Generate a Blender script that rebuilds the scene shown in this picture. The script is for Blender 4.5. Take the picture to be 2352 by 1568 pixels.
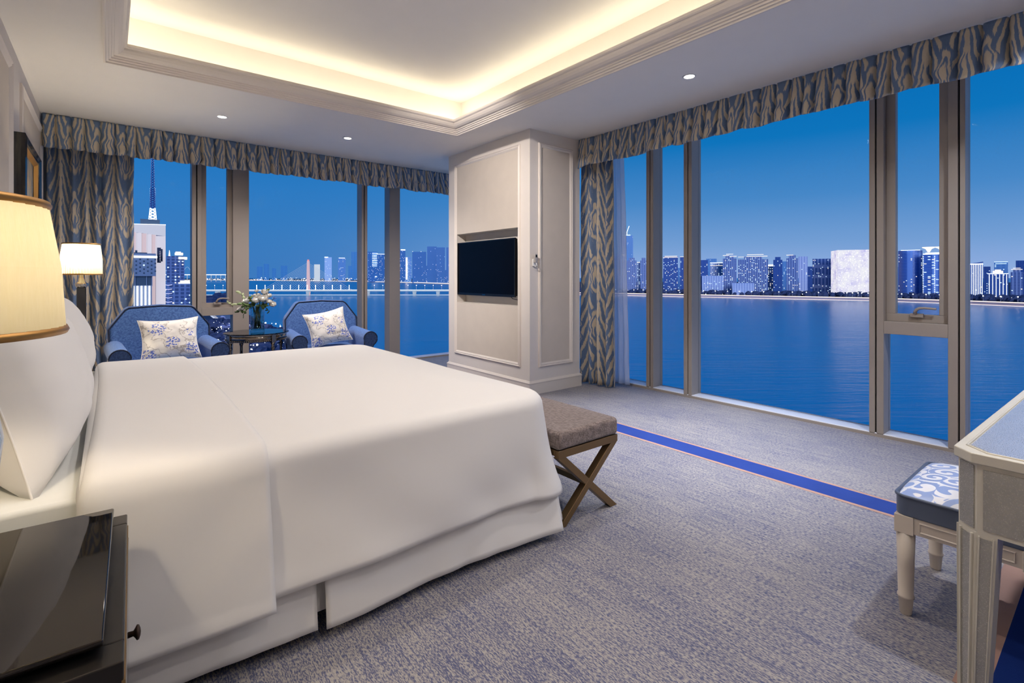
import bpy, bmesh, math, random
from mathutils import Vector, Matrix, noise as mnoise
random.seed(7)
sc = bpy.context.scene
for o in list(bpy.data.objects): bpy.data.objects.remove(o)
COL = sc.collection
# ------------------------------------------------------------------ camera
F, CX, HY, CAMH = 1148.0, 1176.0, 636.0, 1.2
YAW = math.atan(926 / 1148.0)
S, C = math.sin(YAW), math.cos(YAW)
cam_d = bpy.data.cameras.new('camera')
cam_d.sensor_width = 36.0
cam_d.lens = F / 2352 * 36.0
cam_d.shift_y = -(784 - HY) / 2352.0
cam_d.clip_start = 0.05
cam_d.clip_end = 60000
cam = bpy.data.objects.new('camera', cam_d)
COL.objects.link(cam)
cam.location = (0, 0, CAMH)
cam.rotation_euler = (math.pi / 2, 0, -YAW)
sc.camera = cam
# ------------------------------------------------------------------ view
sc.view_settings.view_transform = 'Standard'
sc.view_settings.look = 'None'
sc.view_settings.exposure = 0.0
sc.view_settings.gamma = 1.0
sc.view_settings.use_curve_mapping = False
sc.cycles.use_denoising = True
sc.cycles.use_adaptive_sampling = True
sc.cycles.adaptive_threshold = 0.08
sc.cycles.adaptive_min_samples = 20
sc.cycles.light_sampling_threshold = 0.03
sc.cycles.max_bounces = 6
sc.cycles.diffuse_bounces = 3
sc.cycles.glossy_bounces = 3
sc.cycles.transmission_bounces = 8
sc.cycles.transparent_max_bounces = 40
sc.cycles.sample_clamp_indirect = 6.0
sc.cycles.caustics_reflective = False
sc.cycles.caustics_refractive = False

def lin(r, g, b):
    def f(c):
        c /= 255.0
        return c / 12.92 if c <= 0.04045 else ((c + 0.055) / 1.055) ** 2.4
    return (f(r), f(g), f(b), 1.0)

# ------------------------------------------------------------------ node helper
class NT:
    def __init__(s, tree):
        s.t = tree; s.n = tree.nodes; s.l = tree.links
    def new(s, kind, **kw):
        nd = s.n.new(kind)
        for k, v in kw.items(): setattr(nd, k, v)
        return nd
    def set(s, sock, val):
        if isinstance(val, bpy.types.NodeSocket): s.l.new(val, sock)
        elif isinstance(val, (tuple, list)) and len(val) == 4 and sock.type == 'VECTOR': sock.default_value = val[:3]
        else: sock.default_value = val
    def m(s, op, a, b=None, c=None, clamp=False):
        nd = s.new('ShaderNodeMath', operation=op, use_clamp=clamp)
        for i, v in enumerate((a, b, c)):
            if v is not None: s.set(nd.inputs[i], v)
        return nd.outputs[0]
    def vm(s, op, a, b=None):
        nd = s.new('ShaderNodeVectorMath', operation=op)
        s.set(nd.inputs[0], a)
        if b is not None: s.set(nd.inputs[1], b)
        return nd.outputs[0]
    def xyz(s, v):
        nd = s.new('ShaderNodeSeparateXYZ'); s.l.new(v, nd.inputs[0])
        return nd.outputs
    def comb(s, x, y, z=0.0):
        nd = s.new('ShaderNodeCombineXYZ')
        for i, v in enumerate((x, y, z)): s.set(nd.inputs[i], v)
        return nd.outputs[0]
    def mix(s, f, a, b):
        nd = s.new('ShaderNodeMix', data_type='RGBA')
        s.set(nd.inputs[0], f); s.set(nd.inputs[6], a); s.set(nd.inputs[7], b)
        return nd.outputs[2]
    def noise(s, vec, scale=1.0, detail=2.0, rough=0.5):
        nd = s.new('ShaderNodeTexNoise')
        s.l.new(vec, nd.inputs['Vector']); nd.inputs['Scale'].default_value = scale
        nd.inputs['Detail'].default_value = detail; nd.inputs['Roughness'].default_value = rough
        return nd.outputs[0]
    def ramp(s, f, stops, interp='LINEAR'):
        nd = s.new('ShaderNodeValToRGB'); nd.color_ramp.interpolation = interp
        e = nd.color_ramp.elements
        while len(e) < len(stops): e.new(0.5)
        for el, (p, c) in zip(e, stops): el.position = p; el.color = c
        s.set(nd.inputs[0], f)
        return nd.outputs[0]
    def step(s, f, lo, hi):
        nd = s.new('ShaderNodeMapRange', interpolation_type='SMOOTHSTEP')
        s.set(nd.inputs[0], f); nd.inputs[1].default_value = lo; nd.inputs[2].default_value = hi
        return nd.outputs[0]
    def coord(s, which='Object'):
        return s.new('ShaderNodeTexCoord').outputs[which]
    def scale(s, v, x, y, z=1.0):
        return s.vm('MULTIPLY', v, (x, y, z))
    def bump(s, h, strength=0.3, dist=0.01):
        nd = s.new('ShaderNodeBump'); nd.inputs['Strength'].default_value = strength
        nd.inputs['Distance'].default_value = dist; s.l.new(h, nd.inputs['Height'])
        return nd.outputs[0]

def newmat(name):
    m = bpy.data.materials.new(name); m.use_nodes = True
    nt = NT(m.node_tree)
    p = m.node_tree.nodes['Principled BSDF']
    return m, nt, p

def pmat(name, col, rough=0.5, metal=0.0, bump=None, vary=0.0, spec=None, coat=0.0, sheen=0.0):
    """plain procedural material: colour with a soft noise variation and fine bump"""
    m, nt, p = newmat(name)
    co = nt.coord('Object')
    if vary:
        n = nt.noise(co, 6.0, 4.0)
        dark = tuple(c * (1 - vary) for c in col[:3]) + (1,)
        lite = tuple(min(1, c * (1 + vary)) for c in col[:3]) + (1,)
        nt.l.new(nt.mix(n, dark, lite), p.inputs['Base Color'])
    else:
        p.inputs['Base Color'].default_value = col
    p.inputs['Roughness'].default_value = rough
    p.inputs['Metallic'].default_value = metal
    if spec is not None: p.inputs['Specular IOR Level'].default_value = spec
    if coat: p.inputs['Coat Weight'].default_value = coat; p.inputs['Coat Roughness'].default_value = 0.03
    if sheen: p.inputs['Sheen Weight'].default_value = sheen
    if bump:
        sc_, st, di = bump
        nt.l.new(nt.bump(nt.noise(co, sc_, 3.0), st, di), p.inputs['Normal'])
    return m

def emat(name, col, strength, sample=False):
    m, nt, p = newmat(name)
    p.inputs['Base Color'].default_value = tuple(c * .12 for c in col[:3]) + (1,)
    p.inputs['Emission Color'].default_value = col
    p.inputs['Emission Strength'].default_value = strength
    m.cycles.emission_sampling = 'AUTO' if sample else 'NONE'
    return m

# ------------------------------------------------------------------ world (dusk sky)
w = bpy.data.worlds.new('dusk_sky'); sc.world = w; w.use_nodes = True
nt = NT(w.node_tree)
bg = w.node_tree.nodes['Background']
d = nt.coord('Generated')
x, y, z = nt.xyz(d)
elev = nt.m('MAXIMUM', z, 0.0)
sky_city = nt.ramp(elev, [(0.0, lin(150, 176, 226)), (0.06, lin(116, 158, 212)), (0.14, lin(72, 136, 200)),
                          (0.24, lin(14, 116, 188)), (0.36, lin(0, 104, 180)), (1.0, lin(0, 62, 140))])
sky_open = nt.ramp(elev, [(0.0, lin(62, 122, 190)), (0.07, lin(58, 124, 192)), (0.16, lin(44, 122, 194)),
                          (0.26, lin(10, 114, 188)), (0.36, lin(0, 106, 182)), (1.0, lin(0, 62, 140))])
az = nt.m('SUBTRACT', nt.m('MULTIPLY', x, 0.85), nt.m('MULTIPLY', y, 0.53))   # towards the lit city bank
cityf = nt.step(az, -0.35, 0.35)
nt.l.new(nt.mix(cityf, sky_open, sky_city), bg.inputs['Color'])
bg.inputs['Strength'].default_value = 1.0

def add_light(name, kind, loc, rot, energy, color, **kw):
    ld = bpy.data.lights.new(name, kind); ld.energy = energy; ld.color = color[:3]
    for k, v in kw.items(): setattr(ld, k, v)
    o = bpy.data.objects.new(name, ld); COL.objects.link(o)
    o.location = loc; o.rotation_euler = rot
    return o

# added fill from behind the hotel: brightens the far bank facades, cannot reach the room
add_light('added_facade_fill', 'SUN', (0, 0, 400), (math.radians(76), 0, -YAW), 2.2, lin(206, 224, 255), angle=math.radians(25))

WARM = lin(255, 247, 245)
CEIL, LIP, TRAYTOP = 2.71, 2.82, 3.12
TX0, TX1, TY0, TY1 = 0.10, 2.76, 0.35, 4.38      # tray opening
# cove light strips lie in the trough behind the tray lip
for nm, lx, ly, sx, sy in (('a', (TX0 + TX1) / 2, TY1 + 0.15, TX1 - TX0 + .3, .05), ('b', (TX0 + TX1) / 2, TY0 - 0.15, TX1 - TX0 + .3, .05),
                           ('c', TX0 - 0.15, (TY0 + TY1) / 2, .05, TY1 - TY0 + .3), ('d', TX1 + 0.15, (TY0 + TY1) / 2, .05, TY1 - TY0 + .3)):
    ln = max(sx, sy)
    add_light('cove_light_' + nm, 'AREA', (lx, ly, LIP + 0.01), (math.pi, 0, 0), 1.75 * ln, lin(255, 243, 214), shape='RECTANGLE', size=sx, size_y=sy)

# ------------------------------------------------------------------ mesh helpers
class MB:
    def __init__(s): s.v = []; s.f = []; s.uv = None; s.mi = None
    def box(s, x0, x1, y0, y1, z0, z1):
        if x0 > x1: x0, x1 = x1, x0
        if y0 > y1: y0, y1 = y1, y0
        b = len(s.v)
        s.v += [(x0, y0, z0), (x1, y0, z0), (x1, y1, z0), (x0, y1, z0), (x0, y0, z1), (x1, y0, z1), (x1, y1, z1), (x0, y1, z1)]
        s.f += [tuple(b + i for i in q) for q in ((3, 2, 1, 0), (4, 5, 6, 7), (0, 1, 5, 4), (1, 2, 6, 5), (2, 3, 7, 6), (3, 0, 4, 7))]
        return s
    def hexa(s, pts):
        b = len(s.v); s.v += [tuple(p) for p in pts]
        s.f += [tuple(b + i for i in q) for q in ((3, 2, 1, 0), (4, 5, 6, 7), (0, 1, 5, 4), (1, 2, 6, 5), (2, 3, 7, 6), (3, 0, 4, 7))]
        return s
    def quad(s, a, b_, c, d_):
        b = len(s.v); s.v += [tuple(a), tuple(b_), tuple(c), tuple(d_)]; s.f.append((b, b + 1, b + 2, b + 3)); return s
    def prism(s, pts, lo, hi, axis='z'):
        """polygon (2D points) extruded along an axis; axis y: pts are (x,z); axis x: pts are (y,z)"""
        def mk(p, h):
            return {'z': (p[0], p[1], h), 'y': (p[0], h, p[1]), 'x': (h, p[0], p[1])}[axis]
        b = len(s.v); n = len(pts)
        s.v += [mk(p, lo) for p in pts] + [mk(p, hi) for p in pts]
        s.f.append(tuple(b + i for i in reversed(range(n)))); s.f.append(tuple(b + n + i for i in range(n)))
        for i in range(n):
            j = (i + 1) % n; s.f.append((b + i, b + j, b + n + j, b + n + i))
        return s
    def lathe(s, prof, n=24, cx=0, cy=0, sx=1, sy=1, ang0=0.0):
        b = len(s.v); k = len(prof)
        for (r, z) in prof:
            for i in range(n):
                t = ang0 + 2 * math.pi * i / n
                s.v.append((cx + r * math.cos(t) * sx, cy + r * math.sin(t) * sy, z))
        for j in range(k - 1):
            for i in range(n):
                i2 = (i + 1) % n
                s.f.append((b + j * n + i, b + j * n + i2, b + (j + 1) * n + i2, b + (j + 1) * n + i))
        if abs(prof[0][0] - prof[-1][0]) + abs(prof[0][1] - prof[-1][1]) < 1e-6: return s
        if prof[0][0] > 1e-6: s.f.append(tuple(b + i for i in reversed(range(n))))
        if prof[-1][0] > 1e-6: s.f.append(tuple(b + (k - 1) * n + i for i in range(n)))
        return s
    def tube(s, pts, r, n=8, closed=False):
        pts = [Vector(p) for p in pts]; b = len(s.v); m = len(pts)
        rr = r if isinstance(r, (list, tuple)) else [r] * m
        up = Vector((0, 0, 1))
        for i, p in enumerate(pts):
            if closed: t = (pts[(i + 1) % m] - pts[i - 1])
            else: t = pts[min(i + 1, m - 1)] - pts[max(i - 1, 0)]
            if t.length < 1e-9: t = Vector((0, 0, 1))
            t.normalize()
            a = t.cross(up)
            if a.length < 1e-3: a = t.cross(Vector((1, 0, 0)))
            a.normalize(); c = t.cross(a)
            for k in range(n):
                th = 2 * math.pi * k / n
                s.v.append(tuple(p + a * (rr[i] * math.cos(th)) + c * (rr[i] * math.sin(th))))
        for i in range(m if closed else m - 1):
            i2 = (i + 1) % m
            for k in range(n):
                k2 = (k + 1) % n
                s.f.append((b + i * n + k, b + i * n + k2, b + i2 * n + k2, b + i2 * n + k))
        if not closed:
            s.f.append(tuple(b + k for k in reversed(range(n)))); s.f.append(tuple(b + (m - 1) * n + k for k in range(n)))
        return s
    def grid(s, fn, nu, nv, uvfn=None):
        """fn(i/nu, j/nv) -> point"""
        b = len(s.v)
        if uvfn and s.uv is None: s.uv = [(0, 0)] * len(s.v)
        for j in range(nv + 1):
            for i in range(nu + 1):
                u, v = i / nu, j / nv
                s.v.append(tuple(fn(u, v)))
                if uvfn: s.uv.append(uvfn(u, v))
        for j in range(nv):
            for i in range(nu):
                q = b + j * (nu + 1) + i
                s.f.append((q, q + 1, q + nu + 2, q + nu + 1))
        return s
    def ball(s, c, r, nu=8, nv=5, sq=(1, 1, 1), jit=0.0):
        b = len(s.v)
        s.v.append((c[0], c[1], c[2] - r * sq[2]))
        for j in range(1, nv):
            ph = -math.pi / 2 + math.pi * j / nv
            for i in range(nu):
                th = 2 * math.pi * i / nu + j * .5
                k = r * (1 + random.uniform(-jit, jit))
                s.v.append((c[0] + k * sq[0] * math.cos(ph) * math.cos(th), c[1] + k * sq[1] * math.cos(ph) * math.sin(th), c[2] + k * sq[2] * math.sin(ph)))
        s.v.append((c[0], c[1], c[2] + r * sq[2])); top = len(s.v) - 1
        for i in range(nu):
            i2 = (i + 1) % nu
            s.f.append((b, b + 1 + i2, b + 1 + i))
            s.f.append((top, top - nu + i, top - nu + i2))
            for j in range(nv - 2):
                s.f.append((b + 1 + j * nu + i, b + 1 + j * nu + i2, b + 1 + (j + 1) * nu + i2, b + 1 + (j + 1) * nu + i))
        return s
    def xform(s, fn, start=0):
        for i in range(start, len(s.v)): s.v[i] = tuple(fn(s.v[i]))
        return s

def link(name, mesh, parent=None, loc=None, rot=None):
    o = bpy.data.objects.new(name, mesh); COL.objects.link(o)
    if parent: o.parent = parent
    if loc: o.location = loc
    if rot: o.rotation_euler = rot
    return o

def obj(name, mb, mat, parent=None, smooth=False, bevel=0.0, seg=2, solid=0.0, sub=0, loc=None, rot=None, weld=False):
    me = bpy.data.meshes.new(name); me.from_pydata(mb.v, [], mb.f)
    if mb.uv:
        ul = me.uv_layers.new(name='UVMap')
        for lp in me.loops: ul.data[lp.index].uv = mb.uv[lp.vertex_index]
    mats = mat if isinstance(mat, (list, tuple)) else [mat]
    for m in mats: me.materials.append(m)
    if mb.mi:
        for p, k in zip(me.polygons, mb.mi): p.material_index = k
    if smooth:
        for p in me.polygons: p.use_smooth = True
    me.validate(); me.update()
    bm = bmesh.new(); bm.from_mesh(me)
    if weld: bmesh.ops.remove_doubles(bm, verts=bm.verts[:], dist=1e-4)
    bmesh.ops.recalc_face_normals(bm, faces=bm.faces[:]); bm.to_mesh(me); bm.free()
    o = link(name, me, parent, loc, rot)
    if solid:
        md = o.modifiers.new('thickness', 'SOLIDIFY'); md.thickness = solid; md.offset = 0
    if bevel:
        md = o.modifiers.new('bevel', 'BEVEL'); md.width = bevel; md.segments = seg; md.limit_method = 'ANGLE'; md.angle_limit = math.radians(35)
        if smooth is False:
            for p in me.polygons: p.use_smooth = True
            md.harden_normals = True
    if sub:
        md = o.modifiers.new('sub', 'SUBSURF'); md.levels = sub; md.render_levels = sub
    return o

def struct(name, mb, mat, label=None, **kw):
    o = obj(name, mb, mat, **kw); o['kind'] = 'structure'
    if label: o['label'] = label
    return o

def tag(o, label, cat, group=None, kind=None):
    o['label'] = label; o['category'] = cat
    if group: o['group'] = group
    if kind: o['kind'] = kind
    return o

def thing(name, label, cat, loc=(0, 0, 0), rotz=0.0, group=None):
    o = bpy.data.objects.new(name, None); COL.objects.link(o); o.empty_display_size = 0.1
    o.location = loc; o.rotation_euler = (0, 0, rotz)
    return tag(o, label, cat, group)

def empty_struct(name, label=None, loc=(0, 0, 0)):
    o = bpy.data.objects.new(name, None); COL.objects.link(o); o.location = loc; o['kind'] = 'structure'
    if label: o['label'] = label
    return o

def nz(x, y=0.0, z=0.0): return mnoise.noise(Vector((x, y, z)))

def rect_frame(mb, ax, pos, a0, a1, z0, z1, wd, prof):
    """mitred picture-frame moulding on a wall. ax 'x': wall at x=pos, a is y; ax 'y': wall at y=pos, a is x.
    prof: list of (inset 0..1 of wd, height out of the wall)"""
    def pt(a, z, h): return (pos + h, a, z) if ax == 'x' else (a, pos + h, z)
    b = len(mb.v); n = len(prof)
    for (t, h) in prof:
        k = t * wd
        for a, z in ((a0 + k, z0 + k), (a1 - k, z0 + k), (a1 - k, z1 - k), (a0 + k, z1 - k)): mb.v.append(pt(a, z, h))
    for j in range(n - 1):
        for i in range(4):
            i2 = (i + 1) % 4
            mb.f.append((b + j * 4 + i, b + j * 4 + i2, b + (j + 1) * 4 + i2, b + (j + 1) * 4 + i))
    return mb
# ------------------------------------------------------------------ materials
M = {}
M['ceil'] = pmat('ceiling_paint', lin(238, 233, 226), 0.85, vary=0.02)
M['wallpaint'] = pmat('wall_paint_cream', lin(232, 223, 212), 0.6, vary=0.03)
M['fabricwall'] = pmat('woven_wall_cloth', lin(214, 202, 186), 0.9, bump=(420, 0.35, 0.002), vary=0.06)
M['trim'] = pmat('trim_paint', lin(230, 220, 208), 0.45)
M['frame'] = pmat('window_frame_taupe', lin(156, 145, 135), 0.45, vary=0.03)
M['gasket'] = pmat('gasket_black', lin(38, 32, 30), 0.7)
M['sill'] = pmat('sill_white_paint', lin(222, 224, 232), 0.35)
M['white_linen'] = pmat('white_linen', lin(238, 234, 228), 0.85, bump=(900, 0.08, 0.001), sheen=0.1)
M['sheet'] = pmat('white_sheet', lin(236, 236, 230), 0.8, bump=(700, 0.08, 0.001))
M['black_gloss'] = pmat('black_lacquer', lin(16, 15, 14), 0.12, coat=0.6)
M['dark_mirror'] = pmat('dark_mirror_glass', lin(62, 58, 55), 0.03, metal=0.85)
M['bronze'] = pmat('bronze_metal', lin(138, 112, 78), 0.38, metal=0.85, vary=0.12)
M['gold'] = pmat('antique_gold', lin(176, 130, 68), 0.4, metal=0.7, vary=0.2)
M['darkknob'] = pmat('dark_bronze', lin(60, 44, 36), 0.4, metal=0.6)
M['chrome'] = pmat('chrome', lin(190, 186, 180), 0.12, metal=1.0)
M['smoke_chrome'] = pmat('smoked_nickel', lin(120, 112, 106), 0.15, metal=1.0)
M['cream_paint'] = pmat('cream_paint', lin(214, 202, 186), 0.4, vary=0.05)
M['silver_trim'] = pmat('worn_silver_leaf', lin(206, 200, 184), 0.45, metal=0.15, vary=0.14, bump=(90, 0.25, 0.002))
M['leather_blue'] = pmat('slate_blue_leather', lin(88, 98, 118), 0.4, vary=0.1)
M['pipe_navy'] = pmat('navy_piping', lin(22, 34, 62), 0.7)
M['ceramic'] = pmat('blue_ceramic', lin(70, 130, 176), 0.12, coat=0.8)
M['tv_bezel'] = pmat('tv_bezel_black', lin(12, 12, 14), 0.3)
M['tv_screen'] = pmat('tv_screen_glass', lin(6, 7, 14), 0.2, spec=0.12)
M['white_plastic'] = pmat('white_plastic', lin(236, 234, 230), 0.35)
M['stem'] = pmat('stem_green', lin(74, 92, 44), 0.6, vary=0.2)
M['leaf'] = pmat('leaf_green', lin(84, 108, 52), 0.55, vary=0.3)
M['leaf_pale'] = pmat('eucalyptus_leaf', lin(150, 158, 116), 0.6, vary=0.2)
M['petal'] = pmat('white_petal', lin(250, 246, 238), 0.7, vary=0.05)
M['petal_blue'] = pmat('blue_petal', lin(110, 160, 230), 0.7)
M['headboard'] = pmat('beige_upholstery', lin(190, 178, 160), 0.9, bump=(300, .3, .002))

def glass(name, tint=(1, 1, 1, 1), refl=0.06):
    m, nt, p = newmat(name)
    out = m.node_tree.nodes['Material Output']
    tr = nt.new('ShaderNodeBsdfTransparent'); tr.inputs[0].default_value = tint
    gl = nt.new('ShaderNodeBsdfGlossy'); gl.inputs['Roughness'].default_value = 0.0
    lw = nt.new('ShaderNodeLayerWeight'); lw.inputs['Blend'].default_value = 0.5
    fac = nt.m('ADD', nt.m('MULTIPLY', nt.m('POWER', lw.outputs['Facing'], 5.0), refl), refl * .04)
    mx = nt.new('ShaderNodeMixShader')
    nt.l.new(fac, mx.inputs[0]); nt.l.new(tr.outputs[0], mx.inputs[1]); nt.l.new(gl.outputs[0], mx.inputs[2])
    nt.l.new(mx.outputs[0], out.inputs['Surface'])
    m.node_tree.nodes.remove(p)
    return m
M['pane'] = glass('window_pane', (0.99, 1, 1, 1), 0.05)
M['vase_glass'] = glass('vase_glass', (0.93, 0.96, 0.95, 1), 0.9)
M['table_glass'] = glass('table_glass', (0.55, 0.6, 0.65, 1), 1.0)

def carpet_mat():
    m, nt, p = newmat('carpet_weave')
    co = nt.coord('Object')
    n1 = nt.noise(nt.scale(co, 260, 75, 1), 1.0, 2.0, 0.6)
    n2 = nt.noise(nt.scale(co, 120, 5, 1), 1.0, 2.0, 0.6)
    n3 = nt.noise(nt.scale(co, 2.2, 1.2, 1), 1.0, 3.0, 0.5)
    f = nt.m('ADD', nt.m('ADD', nt.m('MULTIPLY', n1, 0.66), nt.m('MULTIPLY', n2, 0.30)), nt.m('MULTIPLY', n3, 0.10))
    fac = nt.step(f, 0.44, 0.62)
    col = nt.mix(fac, lin(172, 165, 157), lin(82, 87, 119))
    nt.l.new(col, p.inputs['Base Color'])
    p.inputs['Roughness'].default_value = 0.6
    p.inputs['Specular IOR Level'].default_value = 0.3
    p.inputs['Sheen Weight'].default_value = 0.45; p.inputs['Sheen Roughness'].default_value = 0.35
    nt.l.new(nt.bump(n1, 0.5, 0.004), p.inputs['Normal'])
    return m
M['carpet'] = carpet_mat()
M['carpet_blue'] = pmat('carpet_blue_band', lin(46, 68, 138), 0.95, vary=0.15, bump=(300, 0.3, 0.003), spec=0.1)
M['carpet_navy'] = pmat('carpet_navy', lin(22, 46, 112), 0.95, vary=0.15, bump=(300, 0.3, 0.003), spec=0.1)
M['carpet_tan'] = pmat('carpet_tan_edge', lin(176, 142, 128), 0.95, vary=0.12, bump=(300, 0.3, 0.003), spec=0.1)

def ikat_mat():
    m, nt, p = newmat('ikat_cloth')
    uv = nt.coord('UV')
    jag = nt.noise(nt.scale(uv, 300, 6, 1), 1.0, 2.0)
    wob = nt.noise(uv, 7.0, 2.0)
    w2 = nt.noise(nt.vm('ADD', uv, (3.1, 7.7, 0.0)), 6.0, 2.0)
    x, y, z = nt.xyz(uv)
    v = nt.m('ADD', y, nt.m('MULTIPLY', nt.m('SUBTRACT', jag, 0.5), 0.075))
    v = nt.m('ADD', v, nt.m('MULTIPLY', nt.m('SUBTRACT', wob, 0.5), 0.10))
    x = nt.m('ADD', x, nt.m('MULTIPLY', nt.m('SUBTRACT', w2, 0.5), 0.05))
    a = nt.m('PINGPONG', x, 0.17)                      # 0 at motif centre .. 0.17 at its edge
    # feathers curling away from the motif axis
    a2 = nt.m('MULTIPLY', nt.m('MULTIPLY', a, a), 60.0)
    ph = nt.m('SUBTRACT', nt.m('MULTIPLY', v, 5.2), nt.m('ADD', a2, nt.m('MULTIPLY', a, 5.0)))
    fe = nt.m('SINE', nt.m('MULTIPLY', ph, 2 * math.pi))
    ch = nt.m('MULTIPLY', nt.step(fe, 0.15, 0.28), nt.step(a, 0.018, 0.03))
    # leafy medallions on the axis, with a dark heart
    fv = nt.m('SUBTRACT', nt.m('FRACT', nt.m('MULTIPLY', v, 1.7)), 0.5)
    wid = nt.m('ADD', 0.058, nt.m('MULTIPLY', nt.m('SINE', nt.m('MULTIPLY', v, 46.0)), 0.014))
    r1 = nt.m('ADD', nt.m('POWER', nt.m('DIVIDE', a, wid), 2.0), nt.m('POWER', nt.m('DIVIDE', fv, 0.36), 2.0))
    med = nt.m('SUBTRACT', 1.0, nt.step(r1, 0.9, 1.0))
    gap = nt.m('SUBTRACT', 1.0, nt.step(r1, 1.35, 1.5))
    heart = nt.m('SUBTRACT', 1.0, nt.step(nt.m('ADD', nt.m('POWER', nt.m('DIVIDE', a, 0.012), 2.0), nt.m('POWER', nt.m('DIVIDE', nt.m('ADD', fv, .10), 0.10), 2.0)), 0.8, 1.2))
    # beaded stem along the other axis, dots beside it
    b = nt.m('SUBTRACT', 0.17, a)
    bead = nt.m('MULTIPLY', nt.m('ABSOLUTE', nt.m('SINE', nt.m('MULTIPLY', v, 34.0))), 0.014)
    stem = nt.m('SUBTRACT', 1.0, nt.step(nt.m('SUBTRACT', b, bead), 0.004, 0.009))
    f = nt.m('MULTIPLY', ch, nt.m('SUBTRACT', 1.0, gap))
    f = nt.m('MAXIMUM', f, med)
    inner = nt.m('MULTIPLY', nt.step(r1, 0.24, 0.30), nt.m('SUBTRACT', 1.0, nt.step(r1, 0.48, 0.56)))
    f = nt.m('SUBTRACT', f, nt.m('MAXIMUM', heart, inner), clamp=True)
    f = nt.m('MAXIMUM', f, stem)
    grain = nt.noise(nt.scale(uv, 700, 25, 1), 1.0, 2.0)
    blue = nt.mix(grain, lin(74, 96, 130), lin(118, 142, 176))
    cream = nt.mix(grain, lin(190, 174, 148), lin(220, 206, 182))
    nt.l.new(nt.mix(f, blue, cream), p.inputs['Base Color'])
    p.inputs['Roughness'].default_value = 0.62
    p.inputs['Sheen Weight'].default_value = 0.15
    nt.l.new(nt.bump(grain, 0.12, 0.001), p.inputs['Normal'])
    return m
M['ikat'] = ikat_mat()

def sheer_mat():
    m, nt, p = newmat('sheer_voile')
    out = m.node_tree.nodes['Material Output']
    tr = nt.new('ShaderNodeBsdfTransparent')
    tl = nt.new('ShaderNodeBsdfTranslucent'); tl.inputs[0].default_value = lin(236, 240, 250)
    df = nt.new('ShaderNodeBsdfDiffuse'); df.inputs[0].default_value = lin(236, 240, 250)
    m1 = nt.new('ShaderNodeMixShader'); m1.inputs[0].default_value = 0.5
    nt.l.new(tl.outputs[0], m1.inputs[1]); nt.l.new(df.outputs[0], m1.inputs[2])
    m2 = nt.new('ShaderNodeMixShader'); m2.inputs[0].default_value = 0.62
    nt.l.new(tr.outputs[0], m2.inputs[1]); nt.l.new(m1.outputs[0], m2.inputs[2])
    nt.l.new(m2.outputs[0], out.inputs['Surface']); m.node_tree.nodes.remove(p)
    return m
M['sheer'] = sheer_mat()

def shade_mat(name='silk_lamp_shade', dark=.79):
    m, nt, p = newmat(name)
    out = m.node_tree.nodes['Material Output']
    co = nt.coord('Object')
    g = nt.noise(nt.scale(co, 300, 300, 30), 1.0, 2.0)
    col = nt.mix(g, lin(240, 228, 190), lin(248, 238, 208))
    tl = nt.new('ShaderNodeBsdfTranslucent'); nt.l.new(nt.mix(dark, col, (0, 0, 0, 1)), tl.inputs[0])
    df = nt.new('ShaderNodeBsdfDiffuse'); nt.l.new(col, df.inputs[0])
    m1 = nt.new('ShaderNodeMixShader'); m1.inputs[0].default_value = 0.45
    nt.l.new(tl.outputs[0], m1.inputs[1]); nt.l.new(df.outputs[0], m1.inputs[2])
    nt.l.new(m1.outputs[0], out.inputs['Surface']); m.node_tree.nodes.remove(p)
    return m
M['shade'] = shade_mat()
M['shade_thin'] = shade_mat('silk_lamp_shade_single', .15)

def weave_mat(name, c0, c1, scale=420, rough=0.9, bumps=0.3):
    m, nt, p = newmat(name)
    co = nt.coord('Object')
    a = nt.noise(nt.scale(co, scale, scale * .25, scale), 1.0, 2.0)
    b = nt.noise(nt.scale(co, scale * .25, scale, scale * .25), 1.0, 2.0)
    f = nt.step(nt.m('MULTIPLY', nt.m('ADD', a, b), 0.5), 0.38, 0.62)
    nt.l.new(nt.mix(f, c0, c1), p.inputs['Base Color'])
    p.inputs['Roughness'].default_value = rough; p.inputs['Sheen Weight'].default_value = 0.2
    nt.l.new(nt.bump(f, bumps, 0.002), p.inputs['Normal'])
    return m
M['denim'] = weave_mat('blue_chenille', lin(52, 86, 146), lin(86, 126, 186), 260)
M['bench_cloth'] = weave_mat('taupe_boucle', lin(112, 98, 92), lin(150, 134, 126), 130, bumps=0.8)

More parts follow.
